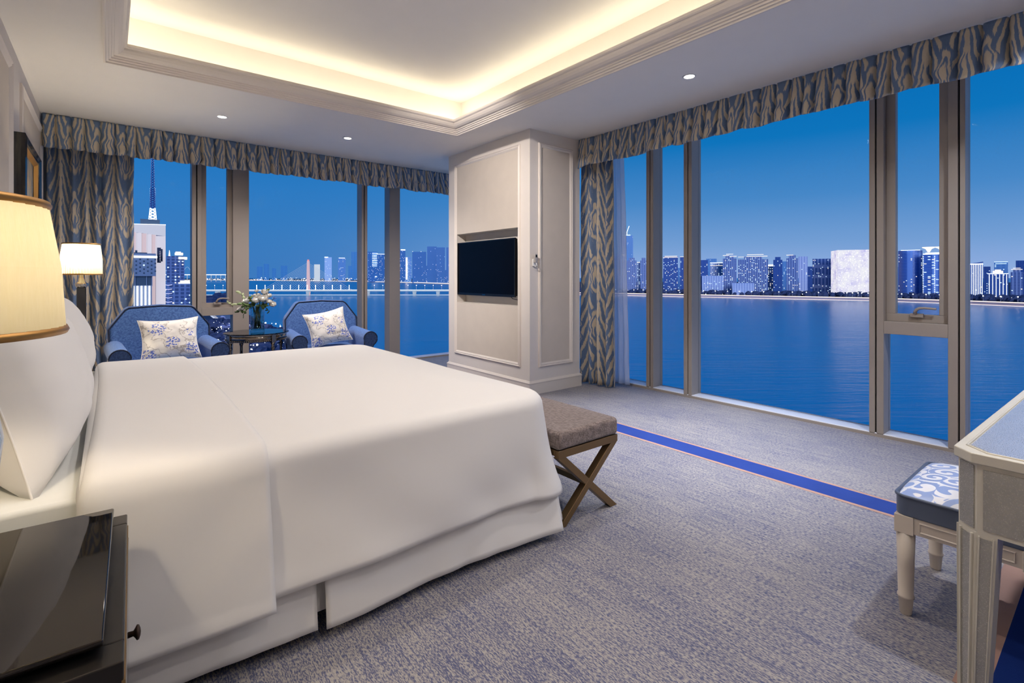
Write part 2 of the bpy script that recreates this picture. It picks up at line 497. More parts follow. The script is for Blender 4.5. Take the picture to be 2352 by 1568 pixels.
def floral_mat():
    m, nt, p = newmat('floral_print')
    uv = nt.coord('UV')
    x, y, z = nt.xyz(uv)
    wob = nt.noise(uv, 9.0, 3.0)
    vor = nt.new('ShaderNodeTexVoronoi'); vor.inputs['Scale'].default_value = 26.0; nt.l.new(uv, vor.inputs['Vector'])
    pet = nt.m('SUBTRACT', 1.0, nt.step(vor.outputs['Distance'], 0.42, 0.52))
    clusters = None
    for cx, cy, r in ((.27, .72, .17), (.84, .60, .10), (.52, .38, .14), (.86, .20, .16), (.10, .12, .16)):
        dx = nt.m('SUBTRACT', x, cx); dy = nt.m('SUBTRACT', y, cy)
        dd = nt.m('SQRT', nt.m('ADD', nt.m('MULTIPLY', dx, dx), nt.m('MULTIPLY', dy, dy)))
        dd = nt.m('ADD', dd, nt.m('MULTIPLY', nt.m('SUBTRACT', wob, .5), .10))
        k = nt.m('SUBTRACT', 1.0, nt.step(dd, r * .8, r))
        clusters = k if clusters is None else nt.m('MAXIMUM', clusters, k)
    flower = nt.m('MULTIPLY', pet, clusters)
    band = nt.m('ABSOLUTE', nt.m('SUBTRACT', nt.noise(uv, 4.2, 2.0), 0.5))
    stem = nt.m('SUBTRACT', 1.0, nt.step(band, 0.008, 0.018))
    v2 = nt.new('ShaderNodeTexVoronoi'); v2.inputs['Scale'].default_value = 15.0
    nt.l.new(nt.scale(uv, 1.0, 1.9, 1), v2.inputs['Vector'])
    leaf = nt.m('MULTIPLY', nt.m('SUBTRACT', 1.0, nt.step(v2.outputs['Distance'], .2, .27)), nt.m('SUBTRACT', 1.0, nt.step(band, .03, .06)))
    col = nt.mix(nt.m('MULTIPLY', nt.m('MAXIMUM', stem, leaf), 0.75), lin(236, 230, 220), lin(172, 162, 152))
    blue = nt.mix(nt.noise(uv, 40.0, 1.0), lin(70, 92, 178), lin(120, 140, 214))
    nt.l.new(nt.mix(flower, col, blue), p.inputs['Base Color'])
    p.inputs['Roughness'].default_value = 0.75
    return m
M['floral'] = floral_mat()

def damask_mat():
    m, nt, p = newmat('scroll_damask')
    co = nt.coord('Object')
    x, y, z = nt.xyz(co)
    f = None
    # scrolls: spiral rings around staggered centres
    vor = nt.new('ShaderNodeTexVoronoi'); vor.inputs['Scale'].default_value = 11.0; vor.inputs['Randomness'].default_value = 0.55
    nt.l.new(co, vor.inputs['Vector'])
    dv = nt.vm('SUBTRACT', nt.scale(co, 11, 11, 11), nt.scale(vor.outputs['Position'], 11, 11, 11))
    px, py, pz = nt.xyz(dv)
    ang = nt.m('ARCTAN2', py, px)
    sp = nt.m('SINE', nt.m('ADD', nt.m('MULTIPLY', vor.outputs['Distance'], 17.0), ang))
    f = nt.step(sp, 0.0, 0.25)
    col = nt.mix(f, lin(150, 172, 220), lin(236, 236, 240))
    nt.l.new(col, p.inputs['Base Color'])
    nt.l.new(nt.m('ADD', nt.m('MULTIPLY', f, 0.25), 0.3), p.inputs['Roughness'])
    p.inputs['Sheen Weight'].default_value = 0.2
    return m
M['damask'] = damask_mat()

def antique_mirror(name, base, rough, metal):
    m, nt, p = newmat(name)
    co = nt.coord('Object')
    n = nt.noise(co, 24.0, 6.0, 0.7)
    n2 = nt.noise(co, 420.0, 2.0)
    dark = tuple(c * .72 for c in base[:3]) + (1,)
    nt.l.new(nt.mix(n, dark, base), p.inputs['Base Color'])
    p.inputs['Metallic'].default_value = metal
    nt.l.new(nt.m('ADD', nt.m('MULTIPLY', n2, 0.12), rough), p.inputs['Roughness'])
    return m
M['ant_mirror'] = antique_mirror('antiqued_mirror', lin(186, 182, 172), 0.2, 0.45)
M['ant_top'] = antique_mirror('speckled_mirror_top', lin(222, 222, 226), 0.22, 0.6)

# ------------------------------------------------------------------ room shell
XL, XR, YB, YF = -0.49, 4.50, 6.56, -2.60
floor = struct('floor', MB().box(XL - .1, XR + .3, YF - .1, YB + .3, -0.08, 0.0), M['carpet'], 'grey and blue flecked woven carpet')
obj('carpet_band', MB().box(3.075, 3.245, 0.45, 5.8, -0.01, 0.0015), M['carpet_blue'], floor)
obj('carpet_edging', MB().box(3.050, 3.075, 0.45, 5.8, -0.01, 0.0012), M['carpet_tan'], floor)
obj('carpet_edging', MB().box(3.245, 3.268, 0.45, 5.8, -0.01, 0.0012), M['carpet_tan'], floor)
obj('carpet_edging', MB().box(1.95, XR, 0.262, 0.335, -0.01, 0.0014), M['carpet_tan'], floor)
obj('carpet_field', MB().box(1.2, XR, -2.2, 0.262, -0.01, 0.0015), M['carpet_navy'], floor)

o_ = 0.125
mbc = MB()
mbc.box(XL - .1, XR + .3, TY1 + o_, YB + .3, CEIL, CEIL + .06); mbc.box(XL - .1, XR + .3, YF - .1, TY0 - o_, CEIL, CEIL + .06)
mbc.box(XL - .1, TX0 - o_, TY0 - o_, TY1 + o_, CEIL, CEIL + .06); mbc.box(TX1 + o_, XR + .3, TY0 - o_, TY1 + o_, CEIL, CEIL + .06)
ceiling = struct('ceiling', mbc, M['ceil'], 'white painted ceiling around a recessed tray')
def ring(mb, prof):
    b = len(mb.v)
    for (k, z) in prof:
        for px_, py_ in ((TX0 - k, TY0 - k), (TX1 + k, TY0 - k), (TX1 + k, TY1 + k), (TX0 - k, TY1 + k)): mb.v.append((px_, py_, z))
    for j in range(len(prof) - 1):
        for i in range(4):
            i2 = (i + 1) % 4; mb.f.append((b + j * 4 + i, b + j * 4 + i2, b + (j + 1) * 4 + i2, b + (j + 1) * 4 + i))
    return mb
struct('trim_1', ring(MB(), [(.13, CEIL + .02), (.13, CEIL - .012), (.118, CEIL - .012), (.114, CEIL - .002), (.102, CEIL + .001), (.099, CEIL + .012), (.088, CEIL + .014),
       (.085, CEIL + .025), (.074, CEIL + .027), (.071, CEIL + .036), (.05, CEIL + .040), (.032, CEIL + .052), (.02, CEIL + .068), (.015, CEIL + .082),
       (.006, CEIL + .085), (0, CEIL + .092), (0, LIP), (.02, LIP), (.02, LIP - .03)]), M['trim'], 'stepped moulding framing the ceiling tray')
tk = 0.27
mbt = ring(MB(), [(.015, LIP - .03), (tk, LIP - .03), (tk, TRAYTOP)])
mbt.quad((TX0 - tk, TY0 - tk, TRAYTOP), (TX1 + tk, TY0 - tk, TRAYTOP), (TX1 + tk, TY1 + tk, TRAYTOP), (TX0 - tk, TY1 + tk, TRAYTOP))
struct('ceiling_tray', mbt, M['ceil'], 'recessed ceiling tray washed by hidden warm cove light')

wl = struct('wall_left', MB().box(XL - .12, XL, YF - .1, YB + .3, 0, CEIL + .05), M['wallpaint'], 'cream wall with framed panels behind the bed')
PR = [(0, 0), (0.05, .014), (.25, .020), (.45, .012), (.6, .016), (.85, .008), (1, .002)]
for y0, y1 in ((1.0, 4.47), (4.92, 6.30)):
    obj('panel_moulding', rect_frame(MB(), 'x', XL, y0, y1, .27, 2.57, .06, PR), M['trim'], wl)
    obj('panel_cloth', MB().box(XL - .01, XL + .003, y0 + .06, y1 - .06, .33, 2.51), M['fabricwall'], wl)
struct('wall_front', MB().box(XL - .1, XR + .3, YF - .12, YF, 0, CEIL + .05), M['wallpaint'], 'plain cream wall behind the camera')
struct('wall_right', MB().box(XR, XR + .25, YF, -1.1, 0, CEIL + .05), M['wallpaint'], 'cream wall next to the river window')
struct('wall_back', MB().box(XL, -0.10, YB + .02, YB + .25, 0, CEIL + .05), M['wallpaint'], 'short cream wall behind the ikat drape')

# ---- window walls
def mull_y(x0, x1, groove, y0=YB, dep=.17, parent=None):          # mullion of the back wall
    mb = MB()
    if groove: mb.box(x0, groove - .006, y0, y0 + dep, 0, CEIL); mb.box(groove + .006, x1, y0, y0 + dep, 0, CEIL)
    else: mb.box(x0, x1, y0, y0 + dep, 0, CEIL)
    o = obj('mullion', mb, M['frame'], parent, bevel=.003)
    if groove: obj('gasket', MB().box(groove - .007, groove + .007, y0 + .02, y0 + dep - .02, 0, CEIL), M['gasket'], o)
    return o
def mull_x(y0, y1, groove, x0=XR, dep=.17, parent=None):
    mb = MB()
    if groove: mb.box(x0, x0 + dep, y0, groove - .005, 0, CEIL); mb.box(x0, x0 + dep, groove + .005, y1, 0, CEIL)
    else: mb.box(x0, x0 + dep, y0, y1, 0, CEIL)
    o = obj('mullion', mb, M['frame'], parent, bevel=.003)
    if groove: obj('gasket', MB().box(x0 + .02, x0 + dep - .02, groove - .006, groove + .006, 0, CEIL), M['gasket'], o)
    return o
GD = .12
w1 = empty_struct('window_1', 'tall corner window wall overlooking the cable bridge, with taupe frames')
for a0, a1, g in ((-.10, -.02, None), (.72, .811, .765), (1.123, 1.292, None), (2.672, 2.752, 2.709), (3.078, 3.238, None)):
    mull_y(a0, a1, g, parent=w1)
obj('sill', MB().box(-.1, XR, YB, YB + GD + .03, 0, .028), M['sill'], w1, bevel=.003)
obj('sill_edge', MB().box(-.1, XR, YB - .008, YB + .002, 0, .022), M['frame'], w1)
obj('head', MB().box(-.1, XR + .17, YB, YB + .17, 2.68, CEIL), M['frame'], w1)
obj('transom', MB().box(.811, 1.123, YB, YB + .17, .762, .852), M['frame'], w1, bevel=.003)
def handle(parent, px_, py_, pz_, along):
    mb = MB()
    def q(a, h, z_): return (px_ + a, py_ - h, pz_ + z_) if along == 'y' else (px_ - h, py_ - a, pz_ + z_)
    def bx_(a0, a1, h0, h1, z0, z1):
        p0, p1 = q(a0, h0, z0), q(a1, h1, z1)
        mb.box(p0[0], p1[0], p0[1], p1[1], min(z0, z1) + pz_, max(z0, z1) + pz_)
    bx_(-.038, .038, 0, .022, -.012, .016)
    mb.tube([q(-.008, .014, .01), q(-.006, .03, .028), q(.004, .038, .046), q(.022, .042, .056), q(.05, .042, .058), q(.115, .042, .054)], [.012, .012, .011, .010, .009, .008], 8)
    return obj('handle', mb, M['frame'], parent, bevel=.002)
def sash_y(x0, x1, z0, z1, yy, wd, parent):
    mb = MB()
    mb.box(x0, x1, yy, yy + .07, z0, z0 + wd); mb.box(x0, x1, yy, yy + .07, z1 - wd, z1)
    mb.box(x0, x0 + wd, yy, yy + .07, z0 + wd, z1 - wd); mb.box(x1 - wd, x1, yy, yy + .07, z0 + wd, z1 - wd)
    return obj('sash', mb, M['frame'], parent, bevel=.003)
s1 = sash_y(.811, 1.123, .852, 2.68, YB + .05, .052, w1)
handle(s1, .97, YB + .05, .897, 'y')
for a0, a1, z0, z1 in ((-.02, .72, .028, 2.68), (.863, 1.071, .904, 2.628), (.811, 1.123, .028, .762), (1.292, 2.672, .028, 2.68), (2.752, 3.078, .028, 2.68), (3.238, XR + .12, .028, 2.68)):
    obj('pane', MB().box(a0, a1, YB + GD, YB + GD + .008, z0, z1), M['pane'], w1)

w2 = empty_struct('window_2', 'floor to ceiling river window wall with taupe frames')
for a0, a1, g in ((3.19, 3.28, 3.233), (2.74, 2.83, 2.783), (1.162, 1.254, 1.212), (.705, .795, .738), (-.62, -.45, None), (-1.1, -1.02, None)):
    mull_x(a0, a1, g, parent=w2)
mull_x(4.55, 4.72, None, parent=w2)
obj('sill', MB().box(XR, XR + GD + .03, -1.1, YB, 0, .028), M['sill'], w2, bevel=.003)
obj('sill_edge', MB().box(XR - .008, XR + .002, -1.1, YB, 0, .022), M['frame'], w2)
obj('head', MB().box(XR, XR + .17, -1.1, YB, 2.68, CEIL), M['frame'], w2)
obj('transom', MB().box(XR, XR + .17, .795, 1.162, .778, .871), M['frame'], w2, bevel=.003)
mb = MB(); xx = XR + .06
for bx in ((.795, 1.162, .871, .929), (.795, 1.162, 2.62, 2.68), (.795, .853, .929, 2.62), (1.104, 1.162, .929, 2.62)): mb.box(xx, xx + .06, bx[0], bx[1], bx[2], bx[3])
s2 = obj('sash', mb, M['frame'], w2, bevel=.003)
handle(s2, xx, .975, .921, 'x')
for a0, a1, z0, z1 in ((4.72, YB, .028, 2.68), (3.28, 4.55, .028, 2.68), (2.83, 3.19, .028, 2.68), (1.254, 2.74, .028, 2.68), (.853, 1.104, .929, 2.62), (.795, 1.162, .028, .778), (-.45, .705, .028, 2.68), (-1.02, -.62, .028, 2.68)):
    obj('pane', MB().box(XR + GD, XR + GD + .008, a0, a1, z0, z1), M['pane'], w2)

# ---- pillar with the television niche
PX, PY0, PY1, PXE = 3.33, 3.84, 5.395, 4.06
RY0, RY1, RZ0, RZ1, RD = 4.027, 5.208, .895, 1.72, .13
mb = MB()
mb.box(PX, PXE, PY0, RY0, 0, CEIL); mb.box(PX, PXE, RY1, PY1, 0, CEIL); mb.box(PX, PXE, RY0, RY1, 0, RZ0); mb.box(PX, PXE, RY0, RY1, RZ1, CEIL)
mb.box(PX + RD, PXE, RY0, RY1, RZ0, RZ1)
pil = struct('wall_pillar', mb, M['wallpaint'], 'cream panelled pillar between the windows holding the television niche')
mb = MB()
PRN = [(t, -h) for t, h in PR]
obj('panel_moulding', rect_frame(MB(), 'x', PX, 3.985, 5.245, .263, 2.583, .045, PRN), M['trim'], pil)
obj('panel_cloth', MB().box(PX - .003, PX + .01, 4.03, 5.20, .308, RZ0), M['fabricwall'], pil)
obj('panel_cloth', MB().box(PX - .003, PX + .01, 4.03, 5.20, RZ1, 2.538), M['fabricwall'], pil)
obj('panel_moulding', rect_frame(MB(), 'y', PY0, 3.445, 3.942, .268, 2.586, .045, PRN), M['trim'], pil)
obj('panel_cloth', MB().box(3.49, 3.897, PY0 - .003, PY0 + .01, .313, 2.541), M['fabricwall'], pil)
def skirting(name, path, outs, label):
    """baseboard profile swept along the pillar: (out, z)"""
    prof = [(.016, 0), (.016, .108), (.020, .112), (.020, .120), (.012, .128), (.006, .136), (0, .14)]
    mb = MB()
    for (p0, p1, n0, n1) in path:
        mb.grid(lambda u, v: (lambda k, z_: ((p0[0] + n0[0] * k) * (1 - u) + (p1[0] + n1[0] * k) * u, (p0[1] + n0[1] * k) * (1 - u) + (p1[1] + n1[1] * k) * u, z_))(*prof[min(len(prof) - 1, int(round(v * (len(prof) - 1))))]), 1, len(prof) - 1)
    return struct(name, mb, M['trim'], label)
skirting('baseboard_pillar', [((PX, PY1), (PX, PY0), (-1, 1), (-1, -1)), ((PX, PY0), (PXE, PY0), (-1, -1), (1, -1)), ((PXE, PY0), (PXE, PY1), (1, -1), (1, 1))], None, 'cream skirting board around the television pillar')
skirting('baseboard_left', [((XL, YF), (XL, YB), (1, 0), (1, 0))], None, 'cream skirting board along the bed wall')
# ------------------------------------------------------------------ valances and drapes
def tri(x):                                 # rounded square wave, -1..1
    s_ = math.sin(2 * math.pi * x)
    return math.copysign(abs(s_) ** 0.55, s_)
def pleats(seed, length, pitch):
    """irregular pleat phase along a cloth: list of (position, phase)"""
    r = random.Random(seed); xs = [0.0]
    while xs[-1] < length + .2: xs.append(xs[-1] + pitch * r.uniform(.75, 1.3))
    def ph(u):
        lo, hi = 0, len(xs) - 1
        while hi - lo > 1:
            m_ = (lo + hi) // 2
            if xs[m_] <= u: lo = m_
            else: hi = m_
        return lo + (u - xs[lo]) / (xs[hi] - xs[lo])
    amp = [r.uniform(.6, 1.35) for _ in xs]; lean = [r.uniform(-.5, .5) for _ in xs]; drop = [r.uniform(-1, 1) for _ in xs]
    return ph, amp, lean, drop
def valance(name, label, length, place, seed, top=CEIL - .004, bot=2.395):
    ph, amp, lean, drop = pleats(seed, length, .105)
    n = int(length / .0075)
    def fn(u, v):
        s_ = u * length; p_ = ph(s_ + .0); k = int(p_); fr = p_ - k
        k = min(k, len(amp) - 2)
        a_ = amp[k] * (1 - fr) + amp[k + 1] * fr
        l_ = lean[k] * (1 - fr) + lean[k + 1] * fr
        fq = (p_ + .10 * l_ * v) % 1.0; ds = min(fq, 1 - fq)
        dip = math.exp(-(ds / (.055 + .06 * v)) ** 2); bul = math.sin(math.pi * fq) ** .8
        out = (.006 + .034 * v) * a_ * bul - (.028 + .022 * v) * dip + .045 * v + .016 * v * nz(s_ * 7, v * 3.0, seed)
        side = (.016 * l_ * v + .016 * v * nz(s_ * 6, v * 5, seed + 9))
        dz = .012 * (drop[k] * (1 - fr) + drop[k + 1] * fr) + .016 * dip - .014 * bul * a_
        z_ = top + (bot + dz - top) * v
        return place(s_ + side, out, z_)
    mb = MB().grid(fn, n, 16, lambda u, v: (u * length * 1.75, -v * (top - bot)))
    o = obj(name, mb, M['ikat'], smooth=True, solid=.003)
    return tag(o, label, 'valance')
valance('window_valance', 'gathered blue and cream ikat valance above the bridge window behind the armchairs', 3.33 + .49 + .78, lambda s_, k, z_: (XL + .01 + s_, 6.27 - k, z_), 3)
def place_r(s_, k, z_):
    # the near-pillar end turns back round the rail to the window
    if s_ < .10: return (4.03 - k * .55 + (.10 - s_) * .0, 3.83 - s_, z_)
    return (4.045 - k, 3.83 - s_, z_)
valance('window_valance', 'gathered blue and cream ikat valance running along the wide river window', 4.9, place_r, 11)

def drape(name, label, width, gather, place, seed, zt, zb, pitch=.085, amp_=.035, mat='ikat', cat='curtain', flare=.0):
    ph, amp, lean, drop = pleats(seed, width, pitch)
    n = int(width / .006)
    def fn(u, v):
        s_ = u * width; p_ = ph(s_); k = min(int(p_), len(amp) - 2); fr = p_ - int(p_)
        a_ = amp[k] * (1 - fr) + amp[k + 1] * fr; l_ = lean[k] * (1 - fr) + lean[k + 1] * fr
        w_ = math.sin(2 * math.pi * (p_ + .25 * l_ * v))
        out = amp_ * a_ * w_ * (.75 + .35 * v) + .015 * nz(s_ * 5, v * 4, seed)
        side = .02 * l_ * v + flare * v * (u - .2) + .01 * nz(s_ * 3, v * 6, seed + 4)
        crumple = max(0, v - .93) / .07
        out += crumple * .03 * nz(s_ * 14, 0, seed + 2)
        return place(s_ + side, out, zt + (zb - zt) * v)
    mb = MB().grid(fn, n, 40, lambda u, v: (u * width * gather, -v * (zt - zb)))
    o = obj(name, mb, M[mat], smooth=True, solid=.002)
    return tag(o, label, cat)
drape('ikat_drape', 'full length blue and cream ikat drape gathered beside the bed wall', .66, 1.7, lambda s_, k, z_: (XL + .03 + s_, 6.44 - k, z_), 21, CEIL - .02, .012)
drape('ikat_drape', 'narrow blue and cream ikat drape gathered between the pillar and the river window', .44, 2.0, lambda s_, k, z_: (4.20 - k * .9 + .05 * s_, 3.935 - s_, z_), 33, CEIL - .02, .012, pitch=.10, amp_=.045, flare=.03)
drape('sheer_curtain', 'thin white sheer curtain peeping out behind the drape at the river window', .42, 1.5, lambda s_, k, z_: (4.37 - k * .6, 3.90 - s_, z_), 41, CEIL - .02, .035, pitch=.06, amp_=.022, mat='sheer', flare=.10)

# ------------------------------------------------------------------ recessed downlights
bulb = emat('downlight_lens', (1.0, .93, .82, 1), 16.0)
DL = [((0.83, 5.38), 'recessed downlight in the ceiling above the floor lamp and left armchair', 150), ((2.02, 5.35), 'recessed downlight in the ceiling above the right armchair', 170),
      ((3.40, 2.09), 'recessed downlight in the ceiling beside the river window', 460), ((3.45, .2), 'added unseen downlight above the desk end of the river window', 160),
      ((2.25, -.42), 'unseen recessed downlight in the ceiling above the mirrored desk', 45), ((.7, -.42), 'added unseen downlight in the ceiling above the camera', 45),
      ((.7, -1.35), 'added unseen downlight behind the camera near the bed wall', 45), ((2.2, -1.35), 'added unseen downlight behind the camera in mid room', 45), ((3.5, -1.35), 'added unseen downlight behind the camera near the river wall', 45)]  # unseen ones added for brightness, in rows read from the desk's shadow
TRAYL = [(1.0, 1.2), (1.9, 1.2), (1.0, 2.3), (1.9, 2.3)]  # unseen lamps added to brighten the bed
DL += [(p_, 'small added downlight in the tray ceiling, brightening the bed', 44) for p_ in TRAYL]
for (x_, y_), lab, en in DL:
    tr_ = (x_, y_) in TRAYL
    t = thing('downlight', lab, 'downlight', (x_, y_, TRAYTOP if tr_ else CEIL), group='added downlights in the tray ceiling' if tr_ else None)
    obj('trim_ring', MB().lathe([(.050, .02), (.050, -.003), (.044, -.007), (.036, -.003), (.034, .02)], 28), M['white_plastic'], t, smooth=True)
    obj('lens', MB().lathe([(.0, -.003), (.036, -.003), (.036, .001), (.0, .001)], 20), bulb, t, smooth=True)
    sp = add_light('downlight_beam', 'SPOT', (0, 0, -.012), (0, 0, 0), en, lin(238, 243, 255) if x_ > 3.3 and y_ > 0 else WARM, spot_size=math.radians(70 if en > 200 else 168 if tr_ else 140), spot_blend=.85, shadow_soft_size=.05)
    sp.parent = t
# unseen spot added in the tray to brighten the television wall
t = thing('added_spot', 'added unseen spotlight in the tray ceiling brightening the television wall', 'spotlight', (1.0, 2.85, TRAYTOP))
aim = Vector((3.33, 4.55, 1.75)) - Vector((1.0, 2.85, TRAYTOP - .05)); rot_ = aim.to_track_quat('-Z', 'Y').to_euler()
obj('mount', MB().lathe([(0, 0), (.05, 0), (.05, -.012), (0, -.012)], 20), M['white_plastic'], t, smooth=False)
obj('head', MB().lathe([(.0, .03), (.03, .03), (.034, -.03), (.028, -.03), (.026, -.02), (0, -.02)], 20), M['white_plastic'], t, loc=(0, 0, -.045), rot=rot_)
add_light('added_spot_beam', 'SPOT', tuple(Vector((1.0, 2.85, TRAYTOP - .045)) + aim.normalized() * .05), rot_, 290, WARM, spot_size=math.radians(54), spot_blend=1.0, shadow_soft_size=.05)
# ------------------------------------------------------------------ picture on the bed wall
def picture_mat():
    m, nt, p = newmat('painted_canvas')
    co = nt.coord('Object'); n = nt.noise(co, 7.0, 5.0)
    nt.l.new(nt.ramp(n, [(.3, lin(70, 66, 60)), (.45, lin(110, 118, 124)), (.55, lin(140, 120, 92)), (.7, lin(186, 170, 140))]), p.inputs['Base Color'])
    p.inputs['Roughness'].default_value = .4
    return m
t = thing('framed_picture', 'framed painting with black and gold frame on the bed wall', 'picture', (XL, 5.1, 1.42))
FR = [(0, 0), (0, .055), (.25, .062), (.55, .05), (.6, .04)]
obj('frame', rect_frame(MB(), 'x', .003, -.48, .48, 0, .74, .075, FR), M['black_gloss'], t)
obj('gilt_slip', rect_frame(MB(), 'x', .003, -.435, .435, .045, .695, .035, [(0, .04), (.4, .045), (1, .02)]), M['gold'], t)
obj('canvas', MB().box(.003, .02, -.42, .42, .06, .68), picture_mat(), t)

# ------------------------------------------------------------------ pleated lamp shades
def shade(mb, r0, r1, z0, z1, n, amp, sub=8):
    """drum of n knife pleats; the riser of each pleat is a single thin layer of silk"""
    N = n * sub; b = len(mb.v); mb.mi = []
    for j, (r, z_) in enumerate(((r0, z0), (r0 * .5 + r1 * .5 + .006, (z0 + z1) / 2), (r1, z1))):
        for i in range(N):
            th = 2 * math.pi * i / N; fr = (i % sub) / (sub - 1)
            rr = r + amp * (fr - .5)
            mb.v.append((rr * math.cos(th), rr * math.sin(th), z_))
    for j in range(2):
        for i in range(N):
            i2 = (i + 1) % N
            mb.f.append((b + j * N + i, b + j * N + i2, b + (j + 1) * N + i2, b + (j + 1) * N + i)); mb.mi.append(1 if i % sub == sub - 1 else 0)
    return mb
def ringband(r, z, h, th):
    th *= 2.2
    return MB().lathe([(r - th, z), (r + th, z), (r + th * 1.5, z + h * .5), (r + th, z + h), (r - th, z + h), (r - th, z)], 48)
t = thing('table_lamp', 'blue ceramic table lamp with a cream pleated silk shade on the black nightstand', 'lamp', (-.268, 1.30, .6245))
LB = -.6245
obj('shade', shade(MB(), .199, .174, 1.100 + LB, 1.335 + LB, 48, .010, 10), [M['shade'], M['shade_thin']], t)
obj('shade_braid', ringband(.199, 1.093 + LB, .014, .003), M['gold'], t, smooth=True)
obj('shade_braid', ringband(.174, 1.328 + LB, .014, .003), M['gold'], t, smooth=True)
obj('ceramic_base', MB().lathe([(0, 0), (.07, 0), (.075, .012), (.06, .02), (.055, .03), (.068, .06), (.09, .13), (.112, .22), (.118, .28), (.110, .33), (.085, .37), (.04, .395), (.03, .40), (.03, .41), (0, .41)], 40), M['ceramic'], t, smooth=True)
obj('stem', MB().lathe([(.012, .40), (.012, .52), (.02, .525), (.02, .56), (0, .56)], 16), M['gold'], t, smooth=True)
obj('bulb', MB().ball((0, 0, .585), .028, 12, 8), emat('bulb_glow', (1, .88, .7, 1), 20.0), t, smooth=True)
add_light('table_lamp_light', 'POINT', (-.268, 1.30, 1.245), (0, 0, 0), 17.0, lin(255, 236, 206), shadow_soft_size=.04)

t = thing('floor_lamp', 'black column floor lamp with a small cream pleated shade beside the left armchair', 'lamp', (-.162, 5.02, 0))
obj('shade', shade(MB(), .123, .110, 1.222, 1.452, 44, .003), [M['shade'], M['shade_thin']], t)
obj('shade_braid', ringband(.123, 1.216, .009, .002), M['gold'], t, smooth=True)
obj('shade_braid', ringband(.110, 1.447, .009, .002), M['gold'], t, smooth=True)
obj('base', MB().box(-.11, .11, -.11, .11, 0, .03), M['black_gloss'], t, bevel=.004)
obj('column', MB().box(-.028, .028, -.028, .028, .03, 1.12), M['black_gloss'], t, bevel=.004)
obj('collar', MB().lathe([(.0, 1.12), (.03, 1.12), (.038, 1.135), (.04, 1.15), (.02, 1.165), (.012, 1.20), (.012, 1.26), (0, 1.26)], 20), M['chrome'], t, smooth=True)
obj('bulb', MB().ball((0, 0, 1.33), .026, 12, 8), emat('bulb_glow_b', (1, .85, .6, 1), 40.0), t, smooth=True)
add_light('floor_lamp_light', 'POINT', (-.162, 5.02, 1.34), (0, 0, 0), 64.0, lin(255, 238, 208), shadow_soft_size=.03)

# ------------------------------------------------------------------ bed
bed = thing('bed', 'wide hotel bed made up in white linen with a pleated valance skirt', 'bed', (0, 0, 0))
BX0, BX1, BY0, BY1 = -.44, 1.625, 1.69, 3.98
obj('mattress', MB().box(BX0, BX1 - .05, BY0 + .05, BY1 - .05, .30, .585), M['sheet'], bed, bevel=.06, seg=5)
obj('base', MB().box(BX0, BX1 - .08, BY0 + .09, BY1 - .09, .06, .30), M['headboard'], bed)
obj('headboard', MB().box(XL + .024, BX0, BY0 - .02, BY1 + .02, .05, .98), M['headboard'], bed, bevel=.02)
# fitted sheet at the head end
def sheet_fn(u, v):
    x_ = BX0 + u * .62
    # v runs near hang -> top -> far hang
    L = .26; W = BY1 - BY0 - .05; s_ = v * (2 * L + W) - L; r = .05
    if s_ < 0: y_, z_ = BY0 + .025, .628 + s_
    elif s_ > W: y_, z_ = BY1 - .025, .628 - (s_ - W)
    else:
        y_ = BY0 + .025 + s_; e = min(s_, W - s_); z_ = .60 + .028 * min(1, e / .02) ** .5 + .012 * min(1, e / .5)
        z_ = .628 - r * max(0, 1 - e / r) ** 2 * .6 + .01 * min(1, e / .4)
    z_ += .006 * nz(x_ * 5, s_ * 4, 3.1); y_ += .006 * nz(x_ * 7, s_ * 5, 8.2)
    return (x_, y_, z_)
obj('fitted_sheet', MB().grid(sheet_fn, 40, 160), M['sheet'], bed, smooth=True)
